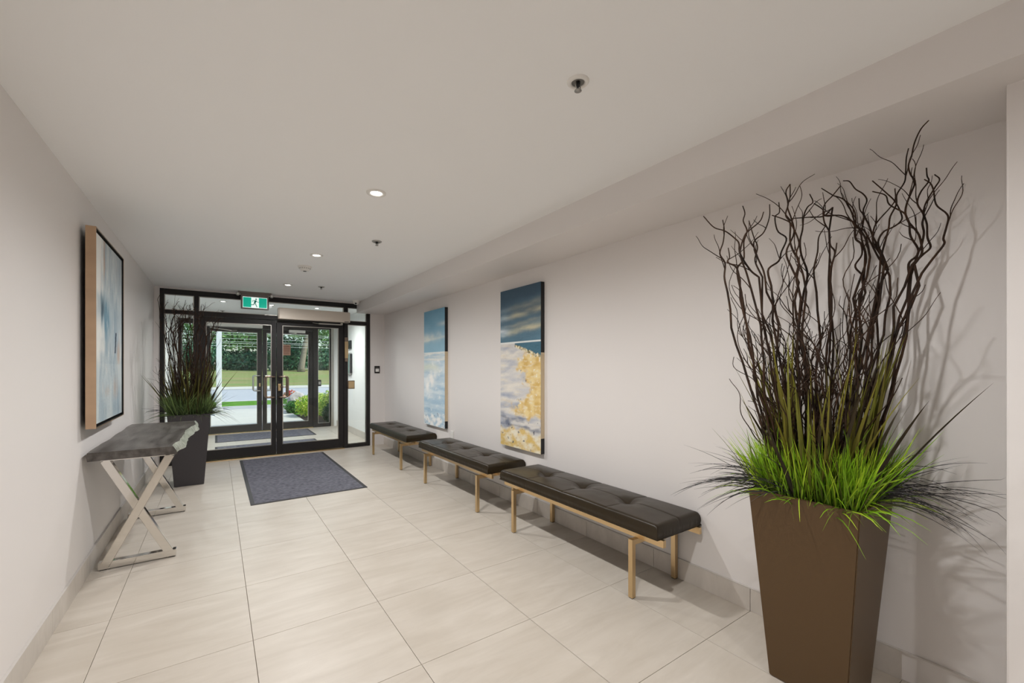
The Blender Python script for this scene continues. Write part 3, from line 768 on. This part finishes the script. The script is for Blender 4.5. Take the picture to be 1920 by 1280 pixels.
# ------------------------------------------------------------------ planters with curly willow
HERO=[ [(0.206,-0.237,1.685),(0.188,-0.239,1.737),(0.198,-0.26,1.764),(0.186,-0.266,1.79),(0.145,-0.253,1.836),(0.124,-0.254,1.881),(0.096,-0.249,1.915),(0.083,-0.256,1.949),(0.083,-0.27,1.992),(0.077,-0.28,2.022),(0.046,-0.274,2.043),(0.023,-0.273,2.07),(0.017,-0.283,2.101),(0.008,-0.292,2.14),(0.011,-0.308,2.184),(0.018,-0.328,2.21)],
[(0.166,-0.186,1.694),(0.134,-0.174,1.748),(0.119,-0.174,1.781),(0.119,-0.183,1.824),(0.12,-0.194,1.877),(0.113,-0.2,1.919),(0.123,-0.216,1.965),(0.114,-0.22,2.002),(0.128,-0.239,2.047),(0.121,-0.244,2.083),(0.111,-0.248,2.132),(0.108,-0.255,2.167)],
[(0.18,-0.268,1.774),(0.178,-0.277,1.797),(0.174,-0.285,1.843),(0.157,-0.284,1.878),(0.149,-0.289,1.909),(0.117,-0.278,1.949),(0.114,-0.288,1.988),(0.127,-0.307,2.025),(0.11,-0.306,2.042),(0.095,-0.307,2.068)],
[(0.16,-0.254,1.725),(0.187,-0.28,1.763),(0.202,-0.298,1.79),(0.183,-0.293,1.827),(0.171,-0.294,1.874),(0.152,-0.289,1.915),(0.149,-0.295,1.951),(0.167,-0.315,2.005),(0.174,-0.328,2.036),(0.149,-0.319,2.052)],
[(0.109,-0.292,1.678),(0.134,-0.315,1.728),(0.164,-0.341,1.784),(0.156,-0.341,1.806),(0.157,-0.348,1.842),(0.156,-0.354,1.877),(0.141,-0.35,1.896),(0.105,-0.331,1.925),(0.09,-0.327,1.974),(0.073,-0.322,1.999),(0.047,-0.311,2.011)],
[(0.201,-0.161,1.75),(0.174,-0.156,1.794),(0.151,-0.154,1.837),(0.153,-0.169,1.874),(0.172,-0.195,1.891),(0.181,-0.214,1.908),(0.172,-0.222,1.929),(0.136,-0.211,1.98),(0.091,-0.194,2.012),(0.031,-0.167,2.055)],
[(0.168,-0.259,1.725),(0.185,-0.277,1.768),(0.176,-0.277,1.806),(0.159,-0.272,1.843),(0.12,-0.251,1.89),(0.101,-0.245,1.918),(0.046,-0.214,1.95),(0.028,-0.207,1.984),(-0.021,-0.181,1.996)],
[(0.241,-0.164,1.733),(0.222,-0.148,1.803),(0.194,-0.127,1.872),(0.183,-0.117,1.92),(0.164,-0.102,1.979),(0.18,-0.11,2.028),(0.17,-0.1,2.058),(0.146,-0.081,2.08),(0.127,-0.066,2.113),(0.108,-0.05,2.117)],
[(0.2,-0.088,1.721),(0.188,-0.068,1.761),(0.225,-0.081,1.813),(0.233,-0.074,1.865),(0.227,-0.058,1.895),(0.24,-0.055,1.987),(0.239,-0.042,2.035),(0.214,-0.013,2.078),(0.189,0.016,2.096)],
[(0.254,-0.148,1.749),(0.209,-0.135,1.798),(0.164,-0.122,1.857),(0.124,-0.113,1.895),(0.08,-0.101,1.9),(0.045,-0.094,1.926),(-0.006,-0.077,1.938),(-0.074,-0.049,1.934)],
[(0.188,-0.153,1.791),(0.157,-0.136,1.842),(0.154,-0.139,1.893),(0.164,-0.151,1.928),(0.214,-0.189,2.004),(0.211,-0.192,2.059)],
[(-0.19,0.15,1.706),(-0.224,0.17,1.737),(-0.263,0.192,1.805),(-0.27,0.193,1.847),(-0.286,0.201,1.867),(-0.324,0.223,1.898),(-0.366,0.248,1.913),(-0.406,0.271,1.959)],
[(-0.251,0.251,1.651),(-0.262,0.259,1.716),(-0.26,0.257,1.777),(-0.279,0.27,1.82),(-0.267,0.262,1.87),(-0.263,0.259,1.924),(-0.269,0.263,1.968)],
[(-0.201,0.217,1.651),(-0.201,0.232,1.719),(-0.189,0.239,1.766),(-0.153,0.23,1.808),(-0.14,0.237,1.885),(-0.115,0.235,1.939),(-0.116,0.251,1.989),(-0.097,0.253,2.028),(-0.093,0.265,2.067)],
[(-0.238,0.158,1.649),(-0.266,0.165,1.72),(-0.298,0.174,1.796),(-0.293,0.159,1.866),(-0.284,0.141,1.889),(-0.261,0.113,1.921),(-0.26,0.1,1.955)],
[(-0.12,0.151,1.649),(-0.119,0.162,1.738),(-0.131,0.183,1.807),(-0.134,0.197,1.876),(-0.087,0.177,1.923),(-0.055,0.168,1.994),(-0.044,0.172,2.055)],
[(-0.08,0.052,1.691),(-0.076,0.045,1.769),(-0.098,0.055,1.805),(-0.115,0.062,1.851),(-0.119,0.06,1.923),(-0.139,0.069,1.958),(-0.134,0.061,2.004),(-0.147,0.065,2.049),(-0.136,0.054,2.081)],
[(-0.049,0.055,1.684),(-0.082,0.07,1.747),(-0.106,0.08,1.809),(-0.086,0.059,1.887),(-0.101,0.063,1.948),(-0.121,0.069,1.993),(-0.119,0.061,2.033),(-0.125,0.058,2.085)],
[(-0.081,0.149,1.68),(-0.089,0.158,1.752),(-0.048,0.133,1.791),(-0.036,0.128,1.831),(-0.015,0.116,1.892),(-0.044,0.139,1.926),(-0.051,0.147,1.988),(-0.032,0.137,2.011),(-0.031,0.14,2.057)],
[(-0.008,0.052,1.645),(0.005,0.043,1.726),(-0.017,0.058,1.807),(-0.021,0.061,1.866),(-0.013,0.055,1.915),(-0.008,0.052,1.974),(0.005,0.043,2.012),(0.024,0.03,2.034),(0.012,0.038,2.069)],
[(0.014,-0.035,1.661),(0.006,-0.042,1.737),(0.006,-0.054,1.796),(-0.023,-0.047,1.824),(-0.037,-0.049,1.872),(-0.068,-0.041,1.914),(-0.08,-0.045,1.971),(-0.063,-0.068,2.008),(-0.048,-0.09,2.044)],
[(0.244,-0.069,1.708),(0.28,-0.08,1.794),(0.28,-0.068,1.865),(0.28,-0.042,1.903),(0.28,-0.039,1.976),(0.28,-0.024,2.039),(0.28,0.001,2.093),(0.275,0.036,2.12),(0.245,0.075,2.162)],
[(-0.092,0.012,1.631),(-0.112,0.017,1.707),(-0.141,0.029,1.782),(-0.14,0.02,1.831),(-0.173,0.034,1.9),(-0.202,0.046,1.918),(-0.253,0.072,1.934)],
[(0.013,0.013,1.642),(0.022,0.026,1.736),(0.053,0.023,1.821),(0.075,0.026,1.89),(0.116,0.017,1.942)],
[(-0.006,-0.046,1.631),(-0.019,-0.046,1.717),(-0.01,-0.06,1.787),(-0.012,-0.066,1.829)],
[(0.203,-0.114,1.791),(0.197,-0.104,1.862),(0.182,-0.087,1.91),(0.158,-0.064,1.952),(0.125,-0.034,1.978),(0.08,0.003,1.977),(0.076,0.012,2.007),(0.051,0.036,2.036)],
[(0.143,-0.002,2.027),(0.087,0.012,1.981),(0.014,0.037,1.969),(-0.075,0.073,1.956)],
[(-0.257,0.195,1.695),(-0.27,0.204,1.748),(-0.301,0.225,1.77),(-0.294,0.22,1.791),(-0.299,0.223,1.831)],
[(-0.07,0.19,1.727),(-0.071,0.221,1.807),(-0.035,0.227,1.876),(-0.023,0.249,1.93),(-0.016,0.274,2.015)],
[(0.237,-0.089,1.824),(0.242,-0.074,1.899),(0.27,-0.075,1.987),(0.274,-0.06,2.026),(0.28,-0.055,2.079)] ]

def spline(pts, n):
    pts = [Vector(p) for p in pts]; P_ = [pts[0]*2-pts[1]]+pts+[pts[-1]*2-pts[-2]]; out = []
    m = len(pts)-1
    for i in range(n+1):
        s = m*i/n; k = min(int(s), m-1); f = s-k
        a, b, c, d = P_[k:k+4]
        out.append(.5*((2*b)+(c-a)*f+(2*a-5*b+4*c-d)*f*f+(3*b-a-3*c+d)*f**3))
    return out
def curly(rng, p0, p1, amp, n=34, f=1.0):
    a, b = Vector(p0), Vector(p1); ax = (b-a); L_ = ax.length; d = ax.normalized(); u = d.orthogonal().normalized(); w = d.cross(u)
    ph = [rng.uniform(0, 6.28) for _ in range(6)]; fr_ = [rng.uniform(5, 9)*f, rng.uniform(11, 17)*f, rng.uniform(20, 30)*f]
    o0 = None; out = []
    for i in range(n+1):
        t = i/n; e = math.sin(min(1, t*1.5)*PI/2)
        A = amp*e*(.35+.65*t)
        off = Vector((0, 0, 0))
        for k, g in enumerate((1, .5, .22)):
            off += (u*math.sin(fr_[k]*t*L_*1.3+ph[k])+w*math.sin(fr_[k]*t*L_*1.1+ph[k+3]))*A*g
        if o0 is None: o0 = off
        out.append(a+ax*t+off-o0*(1-t))
    return out
def shrink(p, lim):
    return Vector((min(max(p.x, lim[0]), lim[1]), min(max(p.y, lim[2]), lim[3]), min(p.z, lim[4]) if p.x > lim[5] else p.z))
def blade_bm(bm, col_layer, pts, wid, c0, c1, fold=.25):
    n = len(pts)-1; prev = None
    side = None
    for i, p in enumerate(pts):
        t = i/n; d = (pts[min(i+1, n)]-pts[max(i-1, 0)]).normalized()
        if side is None:
            side = d.cross(Vector((math.sin(p.x*900), math.cos(p.y*700), .2))).normalized()
        side = (side-d*side.dot(d)).normalized(); nn = side.cross(d)
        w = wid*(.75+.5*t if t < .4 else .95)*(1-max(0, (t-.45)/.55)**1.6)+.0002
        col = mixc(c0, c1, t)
        cur = []
        for s, l in ((-1, fold), (0, 0), (1, fold)):
            v = bm.verts.new(p+side*s*w+nn*l*w); v[col_layer] = (*col, 1); cur.append(v)
        if prev:
            for k in range(2):
                f = bm.faces.new((prev[k], prev[k+1], cur[k+1], cur[k])); f.smooth = True
        prev = cur
def arc(rng, p0, az, ln, lift, droop, n=7):
    d = Vector((math.cos(az), math.sin(az), 0)); out = []
    k = rng.uniform(-.25, .25); s = Vector((-d.y, d.x, 0))
    for i in range(n+1):
        t = i/n
        out.append(Vector(p0)+d*(ln*t*math.cos(lift)*(1+.1*t))+Vector((0, 0, 1))*(ln*(t*math.sin(lift)-droop*t*t))+s*(k*ln*t*t*.4))
    return out
def planter(loc, rz, seed, label, potm, lim, bright, hero_t, extra, sideaz):
    rng = random.Random(seed)
    root = empty('planter', loc, label, 'planter', 'tall willow planters')
    zt, a, b, th = .80, .193, .135, .008
    bm = B()
    def ring(h, z): return [bm.verts.new((sx_*h, sy_*h, z)) for sx_, sy_ in ((-1, -1), (1, -1), (1, 1), (-1, 1))]
    R = [ring(b, .004), ring(a, zt), ring(a-th, zt), ring(a-th-.012, zt-.1)]
    for A_, C_ in zip(R, R[1:]):
        for k in range(4): bm.faces.new((A_[k], A_[(k+1) % 4], C_[(k+1) % 4], C_[k]))
    bm.faces.new(R[0][::-1])
    bmesh.ops.bevel(bm, geom=[e for e in bm.edges if e.calc_length() > .3], offset=.0035, segments=2, affect='EDGES')
    for f in bm.faces: f.smooth = False
    link('pot', bm, potm, root)
    bm = B(); box(bm, -b+.012, b-.012, -b+.012, b-.012, 0, .004); link('foot', bm, M['black'], root)
    h = a-th-.012; bm = B(); n = 14; g = [[bm.verts.new((-h+2*h*i/n, -h+2*h*j/n, zt-.05+.012*noise.noise((i*.7, j*.7, seed)))) for j in range(n+1)] for i in range(n+1)]
    for i in range(n):
        for j in range(n): bm.faces.new((g[i][j], g[i+1][j], g[i+1][j+1], g[i][j+1]))
    link('soil', bm, M['soil'], root)
    cr, sr = math.cos(rz), math.sin(rz)
    lm = (lim[0]-loc[0], lim[1]-loc[0], lim[2]-loc[1], lim[3]-loc[1], lim[4], lim[5]-loc[0])
    stems = []
    for pts in HERO:
        P_ = [Vector((x*cr-y*sr, x*sr+y*cr, z)) for x, y, z in pts]
        P_ = [hero_t(p) for p in P_]
        q = P_[0]; base = Vector((q.x*.45+rng.uniform(-.02, .02), q.y*.45+rng.uniform(-.02, .02), zt-.06))
        base.x = max(-.13, min(.13, base.x)); base.y = max(-.13, min(.13, base.y))
        low = curly(rng, base, q, .016, 12)
        line = low[:-1]+spline(P_, len(P_)*4)
        stems.append((line, rng.uniform(.0048, .0062), .0021))
    for k in range(extra):
        az = rng.uniform(0, 2*PI); r0 = .12*math.sqrt(rng.random()); base = Vector((r0*math.cos(az), r0*math.sin(az), zt-.06))
        az2 = az+rng.gauss(0, .5); r1 = rng.uniform(.04, .34); ht = rng.uniform(.45, 1.02)
        tip = Vector((r1*math.cos(az2), r1*math.sin(az2), zt+ht))
        stems.append((curly(rng, base, shrink(tip, lm), rng.uniform(.022, .04), 44, 1.35), rng.uniform(.003, .0046), .0014))
    for line, r0, r1 in stems:
        line = [shrink(p, lm) for p in line]; n = len(line)-1
        bm = B(); tube(bm, line, [r0+(r1-r0)*(i/n)**.8 for i in range(n+1)], 5)
        br = link('branch', bm, M['stem'], root)
        for q in range(rng.choice((2, 2, 3, 4))):
            bm = B()
            i = int(n*rng.uniform(.3, .85)); p = line[i]; t_ = (line[min(i+1, n)]-line[i-1]).normalized()
            dd = (t_+Vector((rng.uniform(-1, 1), rng.uniform(-1, 1), rng.uniform(-.2, .6)))*.8).normalized()
            e = p+dd*rng.uniform(.06, .2); ln = curly(rng, p, e, .012, 14, 2.0); ln = [shrink(v, lm) for v in ln]
            tube(bm, ln, [.0021-.0010*k_/14 for k_ in range(15)], 4)
            link('twig', bm, M['stem'], br)
    # tall strap blades, each its own piece
    for k in range(150):
        az = rng.uniform(0, 2*PI); r0 = .155*math.sqrt(rng.uniform(.25, 1))
        p0 = Vector((r0*math.cos(az), r0*math.sin(az), zt-.05))
        out = rng.random()**2
        ln = rng.uniform(.42, .78)-.12*out; lift = PI/2-rng.uniform(.02, .16)-.4*out*(r0/.14)
        pts = [shrink(p, lm) for p in arc(rng, p0, az+rng.gauss(0, .35), ln, lift, rng.uniform(0, .05)+.08*out, 8)]
        bm = B(); cl = bm.verts.layers.float_color.new('tint')
        q = rng.random()
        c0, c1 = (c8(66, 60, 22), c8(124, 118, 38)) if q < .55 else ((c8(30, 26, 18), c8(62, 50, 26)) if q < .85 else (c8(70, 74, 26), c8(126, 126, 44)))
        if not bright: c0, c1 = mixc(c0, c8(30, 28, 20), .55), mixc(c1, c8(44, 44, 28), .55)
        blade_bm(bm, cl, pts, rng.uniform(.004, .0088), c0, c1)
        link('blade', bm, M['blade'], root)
    # bright short grass: uncountable tuft
    bm = B(); cl = bm.verts.layers.float_color.new('tint')
    for k in range(1900):
        s = rng.choice((0, 1, 2, 3)); w_ = rng.uniform(-.17, .17); e = rng.uniform(.085, .172)
        x, y = ((w_, -e), (e, w_), (w_, e), (-e, w_))[s]
        az = math.atan2(y, x)+rng.gauss(0, .45)
        ln = rng.uniform(.16, .33); lift = PI/2-abs(rng.gauss(.2, .17)); dr = rng.uniform(.0, .2)
        if rng.random() < .06: lift -= .5; dr += .5
        elif rng.random() < .1: ln = rng.uniform(.3, .42); az += rng.gauss(0, 1.2); lift = PI/2-rng.uniform(.1, .6); dr = rng.uniform(0, .35)
        pts = [shrink(p, lm) for p in arc(rng, (x, y, zt-.05), az, ln, lift, dr, 5)]
        q = rng.random()
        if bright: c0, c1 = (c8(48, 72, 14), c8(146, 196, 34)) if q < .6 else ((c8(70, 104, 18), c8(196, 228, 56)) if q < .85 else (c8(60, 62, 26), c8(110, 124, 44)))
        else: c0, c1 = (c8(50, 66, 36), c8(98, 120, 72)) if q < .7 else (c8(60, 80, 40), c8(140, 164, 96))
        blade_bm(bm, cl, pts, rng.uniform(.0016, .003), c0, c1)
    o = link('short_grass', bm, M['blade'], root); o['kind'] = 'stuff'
    # thin dark sprays reaching sideways
    bm = B(); cl = bm.verts.layers.float_color.new('tint')
    for azc, cnt, lmin, lmax in sideaz:
        for k in range(cnt):
            az = azc+rng.gauss(0, .28); p0 = (.12*math.cos(az)+rng.uniform(-.05, .05), .12*math.sin(az)+rng.uniform(-.05, .05), zt-.02)
            ln = rng.uniform(lmin, lmax)
            pts = [shrink(p, lm) for p in arc(rng, p0, az, ln, rng.uniform(.35, .95), rng.uniform(.2, .75), 9)]
            blade_bm(bm, cl, pts, rng.uniform(.001, .0019), c8(40, 38, 40), c8(62, 60, 62))
    o = link('dark_grass', bm, M['blade'], root); o['kind'] = 'stuff'
    return root
planter((2.11, .728, 0), 0, 11, 'bronze square planter with bright green grass and curly willow, nearest at right', M['pot'],
        (1.5, 2.40, .238, 1.5, 2.215, 1.93), True, lambda p: p, 80, ((-.98, 70, .24, .52), (-1.2, 26, .2, .42), (2.3, 80, .22, .44)))
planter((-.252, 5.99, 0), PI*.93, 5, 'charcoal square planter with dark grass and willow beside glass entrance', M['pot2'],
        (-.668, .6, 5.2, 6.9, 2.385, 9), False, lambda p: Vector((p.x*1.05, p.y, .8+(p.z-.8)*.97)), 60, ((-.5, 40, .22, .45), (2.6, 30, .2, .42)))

# ------------------------------------------------------------------ outdoors
def ground(name, m, x0, x1, y0, y1, z, label, cat, z2=None, nx=40, ny=12, rough=0):
    bm = B(); g = []
    z2 = z if z2 is None else z2
    for i in range(nx+1):
        row = []
        for j in range(ny+1):
            x = x0+(x1-x0)*i/nx; y = y0+(y1-y0)*j/ny; f = j/ny
            row.append(bm.verts.new((x, y, z+(z2-z)*(f*f*(3-2*f))+rough*noise.noise((x*.4, y*.4, 2)))))
        g.append(row)
    for i in range(nx):
        for j in range(ny): bm.faces.new((g[i][j], g[i+1][j], g[i+1][j+1], g[i][j+1])).smooth = True
    r = bmesh.ops.extrude_face_region(bm, geom=bm.faces[:])
    bmesh.ops.translate(bm, verts=[e for e in r['geom'] if isinstance(e, bmesh.types.BMVert)], vec=(0, 0, -.08))
    return tag(link(name, bm, m), label, cat, kind='structure')
ground('ground_lawn', M['lawn'], -40, 60, YO+.12, 18.9, -.045, 'green front lawn beside the entrance walk', 'lawn')
o = bx('walkway', M['concrete'], None, -6, 1.85, YO+.12, 15.9, -.06, -.012); tag(o, 'pale concrete entrance walk outside the street doors', 'walkway', kind='structure')
o = bx('sidewalk', M['sidewalk'], None, -40, 60, 15.9, 17.4, -.07, -.015); tag(o, 'grey concrete sidewalk crossing in front of the walk', 'sidewalk', kind='structure')
ground('ground_verge', M['lawn'], -40, 60, 17.4, 19.5, .0, 'narrow green grass verge along the near side of the road', 'verge')
o = bx('road_curb', M['concrete'], None, -40, 60, 19.5, 19.7, -.12, .0); tag(o, 'near concrete curb between verge and road', 'curb', kind='structure')
ground('road', M['asphalt'], -60, 80, 19.7, 30.7, -.02, 'grey asphalt street beyond the entrance', 'road')
o = bx('road_far_curb', M['concrete'], None, -60, 80, 30.7, 34.6, -.1, .0); tag(o, 'pale far sidewalk and curb beyond the road', 'curb', kind='structure')
ground('ground_far_lawn', M['dry'], -60, 80, 34.6, 50, .0, 'patchy yellow green lawn rising beyond the road', 'lawn', z2=1.05, rough=.05)
ground('ground_far_field', M['dry'], -60, 80, 50, 120, 1.05, 'far ground beneath the line of trees', 'ground', ny=6)
ln = bm = B()
for k in range(14): box(bm, -40+6*k, -37+6*k, 25.1, 25.25, -.02, -.014)
tag(link('road_line', bm, M['concrete']), 'faint dashed centre line on the road', 'road marking', kind='structure')

def leaf_cloud(rng, blobs, n, size, cols):
    """n small leaf faces scattered through ellipsoid blobs (centre, radii)"""
    V, F_, C = [], [], []
    vol = [b[1][0]*b[1][1]*b[1][2] for b in blobs]; tot = sum(vol)
    for (c, r), v in zip(blobs, vol):
        for _ in range(int(n*v/tot)):
            d = Vector((rng.gauss(0, 1), rng.gauss(0, 1), rng.gauss(0, 1))).normalized()
            s = rng.uniform(.55, 1.0)**.5
            p = Vector((c[0]+d.x*r[0]*s, c[1]+d.y*r[1]*s, c[2]+d.z*r[2]*s))
            if p.z < .02+ (1.0 if p.y > 44 else 0): p.z = .05+(1.0 if p.y > 44 else 0)+rng.random()*.1
            u = (d+Vector((rng.gauss(0, .7), rng.gauss(0, .7), rng.gauss(.3, .7)))).normalized(); a = u.orthogonal().normalized()
            a = (Matrix.Rotation(rng.uniform(0, 6.28), 3, u) @ a); w = u.cross(a); z = size*rng.uniform(.6, 1.3)
            i = len(V); V += [p-a*z, p+w*z*.55, p+a*z, p-w*z*.55]; F_.append((i, i+1, i+2, i+3))
            col = rng.choice(cols); k = rng.uniform(.8, 1.2); C += [(col[0]*k, col[1]*k, col[2]*k, 1)]*4
    return V, F_, C
def leaf_obj(name, parent, data):
    V, F_, C = data
    me = bpy.data.meshes.new(name); me.from_pydata(V, [], F_); ca = me.color_attributes.new('tint', 'FLOAT_COLOR', 'POINT')
    ca.data.foreach_set('color', [x for c in C for x in c]); me.materials.append(M['leaf'])
    o = bpy.data.objects.new(name, me); COL.objects.link(o); o.parent = parent; return o
rng = random.Random(3)
light = [c8(160, 200, 122), c8(130, 178, 104), c8(184, 212, 148), c8(110, 158, 92)]
mid_ = [c8(126, 172, 106), c8(104, 154, 94), c8(150, 188, 122)]
dark_ = [c8(78, 124, 96), c8(62, 106, 88), c8(100, 146, 108)]
yel = [c8(196, 214, 80), c8(176, 208, 84), c8(220, 224, 116), c8(130, 176, 64)]
def tree(x, y, h, w, cols, label, trunk=None, n=5200, lean=0):
    t = empty('tree', (x, y, 1.0), label, 'tree', 'trees beyond the road')
    blobs = [((rng.uniform(-w, w)*.55, rng.uniform(-w, w)*.35, h*rng.uniform(.52 if trunk else .3, .9)), (w*rng.uniform(.4, .65), w*rng.uniform(.4, .6), h*rng.uniform(.12, .22))) for _ in range(10)]
    blobs.append(((0, 0, h*(.68 if trunk else .6)), (w*.75, w*.6, h*(.3 if trunk else .4))))
    V, F_, C = leaf_cloud(rng, blobs, n, .2, cols)
    leaf_obj('crown', t, (V, F_, C))
    bm = B(); th = trunk or h*.3
    tube(bm, [(0, -.0, -.15), (.03, 0, .4), (lean*.5, 0, th*.6), (lean, 0, th), (lean*1.2, 0, h*.6)], [.4, .3, .26, .2, .06], 8)
    link('trunk', bm, M['trunk'], t)
spec = [(-17, 52, 11, 4.2, light), (-10.5, 54, 12, 4.6, mid_), (-5.2, 51, 10.5, 4, light), (-1.2, 53, 12, 4.2, mid_), (2.6, 51.5, 11, 3.8, light), (6.0, 53, 12.5, 4.4, mid_),
        (7.1, 46.6, 9.5, 3.0, light), (10.9, 52, 11.5, 3.8, mid_), (16.5, 50, 11, 4.2, light), (22, 53, 12, 4.6, mid_), (28, 51, 11, 4.4, light)]
tl = ['tall pale green tree far left beyond the road', 'broad green tree behind the left vestibule glass', 'pale green tree behind the willow twigs', 'green tree left of the centre door stile', 'light leafed tree seen through the left outer door',
      'tall dense tree between the two outer doors', 'pale trunked tree on the lawn seen under the brown notice', 'green tree seen through the right side glass', 'light green tree right of the entrance view', 'tall tree far right beyond the road', 'pale tree at extreme right beyond the road']
for s, l in zip(spec, tl): tree(*s, l, trunk=4.2 if 'trunked' in l else None, lean=.7 if 'trunked' in l else .1)
def shrub(name, x, y, z, w, d, h, cols, n, size, label, group, m=None):
    t = empty(name, (x, y, z), label, 'shrub', group)
    blobs = [((rng.uniform(-w, w)*.5, rng.uniform(-d, d)*.5, h*rng.uniform(.35, .62)), (w*.5, d*.5, h*rng.uniform(.28, .42))) for _ in range(7)]
    blobs.append(((0, 0, h*.45), (w*.85, d*.85, h*.48)))
    leaf_obj('foliage', t, leaf_cloud(rng, blobs, n, size, cols))
    bm = B()
    for k in range(5):
        a = rng.uniform(0, 6.28); tube(bm, [(0, 0, -.05), (w*.25*math.cos(a), d*.25*math.sin(a), h*.3), (w*.4*math.cos(a), d*.4*math.sin(a), h*.7)], [.02*h, .014*h, .006*h], 5)
    link('stem', bm, M['trunk'], t)
for i, x in enumerate((-19, -14, -9.5, -5, -1.2, 2.4, 6, 10.3, 15.2, 20.5, 26)):
    shrub('hedge_shrub', x, 49.5+(i % 3)*.8, .85, 2.9, 1.4, (3.3, 2.5, 3.9, 2.9)[i % 4], dark_, 3200, .17,
          ['dark shrub far left under the trees', 'dark shrub behind left vestibule wall', 'dark shrub under the trees left of the planter', 'dark shrub behind the planter twigs', 'dark shrub left of the white post', 'dark shrub seen low in the left outer door', 'dark shrub beside the centre stile under trees', 'dark shrub right of the pale trunk', 'dark shrub seen through the side glass', 'dark shrub right of the entrance view', 'dark shrub at far right under trees'][i], 'dark shrubs under the trees')
shrub('spirea_shrub', 2.38, 12.7, -.04, .66, .8, .72, yel, 5200, .028, 'yellow green shrub right of the walk behind outer door', 'shrubs by the entrance walk')
shrub('spirea_shrub', 2.62, 11.5, -.04, .6, .5, .92, yel, 5200, .028, 'taller yellow green shrub behind the outer side glass', 'shrubs by the entrance walk')
shrub('dark_shrub', 2.42, 10.72, -.04, .36, .3, .6, [c8(52, 92, 58), c8(66, 106, 66), c8(86, 122, 84)], 3200, .025, 'low dark green shrub at foot of the outer side glass', 'shrubs by the entrance walk')
shrub('small_shrub', 1.86, 13.75, -.04, .24, .26, .42, [c8(56, 112, 48), c8(84, 140, 60)], 1500, .03, 'small green plant at the walk edge below red flowers', 'shrubs by the entrance walk')
t = empty('flower_plant', (1.93, 15.1, -.04), 'red flowering plant beside the pale rock by the walk', 'plant')
leaf_obj('foliage', t, leaf_cloud(rng, [((0, 0, .3), (.28, .28, .28))], 600, .03, [c8(80, 130, 60), c8(110, 150, 80)]))
leaf_obj('blossom', t, leaf_cloud(rng, [((-.1, -.15, .5), (.16, .12, .09)), ((.08, -.1, .58), (.12, .1, .07))], 160, .035, [c8(210, 70, 80), c8(190, 50, 60), c8(230, 150, 90)]))
bm = B(); bmesh.ops.create_icosphere(bm, subdivisions=3, radius=1)
for v in bm.verts:
    k = 1+.28*noise.noise(v.co*1.3)+.1*noise.noise(v.co*4); v.co = Vector((v.co.x*.28*k, v.co.y*.26*k, .30+v.co.z*.34*k))
o = link('garden_rock', bm, M['rock']); o.location = (2.08, 14.25, -.06); tag(o, 'pale rounded garden rock among shrubs by the walk', 'rock')
ground('ground_bed', M['mulch'], 1.86, 6.5, YO+.14, 13.4, -.03, 'dark mulch planting bed right of the walk', 'planting bed', nx=8, ny=6)
t = empty('porch_post', (.06, 14.3, -.02), 'white post standing left of the entrance walk outside', 'post')
bm = B(); box(bm, -.065, .065, -.065, .065, 0, 4.2, bev=.01); link('shaft', bm, M['post'], t)
bm = B(); box(bm, -.1, .1, -.1, .1, 0, .2, bev=.01); link('base', bm, M['post'], t)
bm = B(); box(bm, -.1, .1, -.1, .1, 4.2, 4.3, bev=.01); link('cap', bm, M['post'], t)
for i, z in enumerate((3.72, 3.58, 3.28, 3.05, 2.93, 2.72)):
    bm = B(); tube(bm, [(-40+10*k, 38, z+.25+.02*((k-4)**2)*.4) for k in range(12)], .011, 5)
    tag(link('overhead_wire', bm, M['wire']), ['topmost', 'second from top', 'third from top', 'third from bottom', 'second from bottom', 'lowest'][i]+' of the thin pale overhead wires before the trees', 'wire', 'overhead wires before the trees')
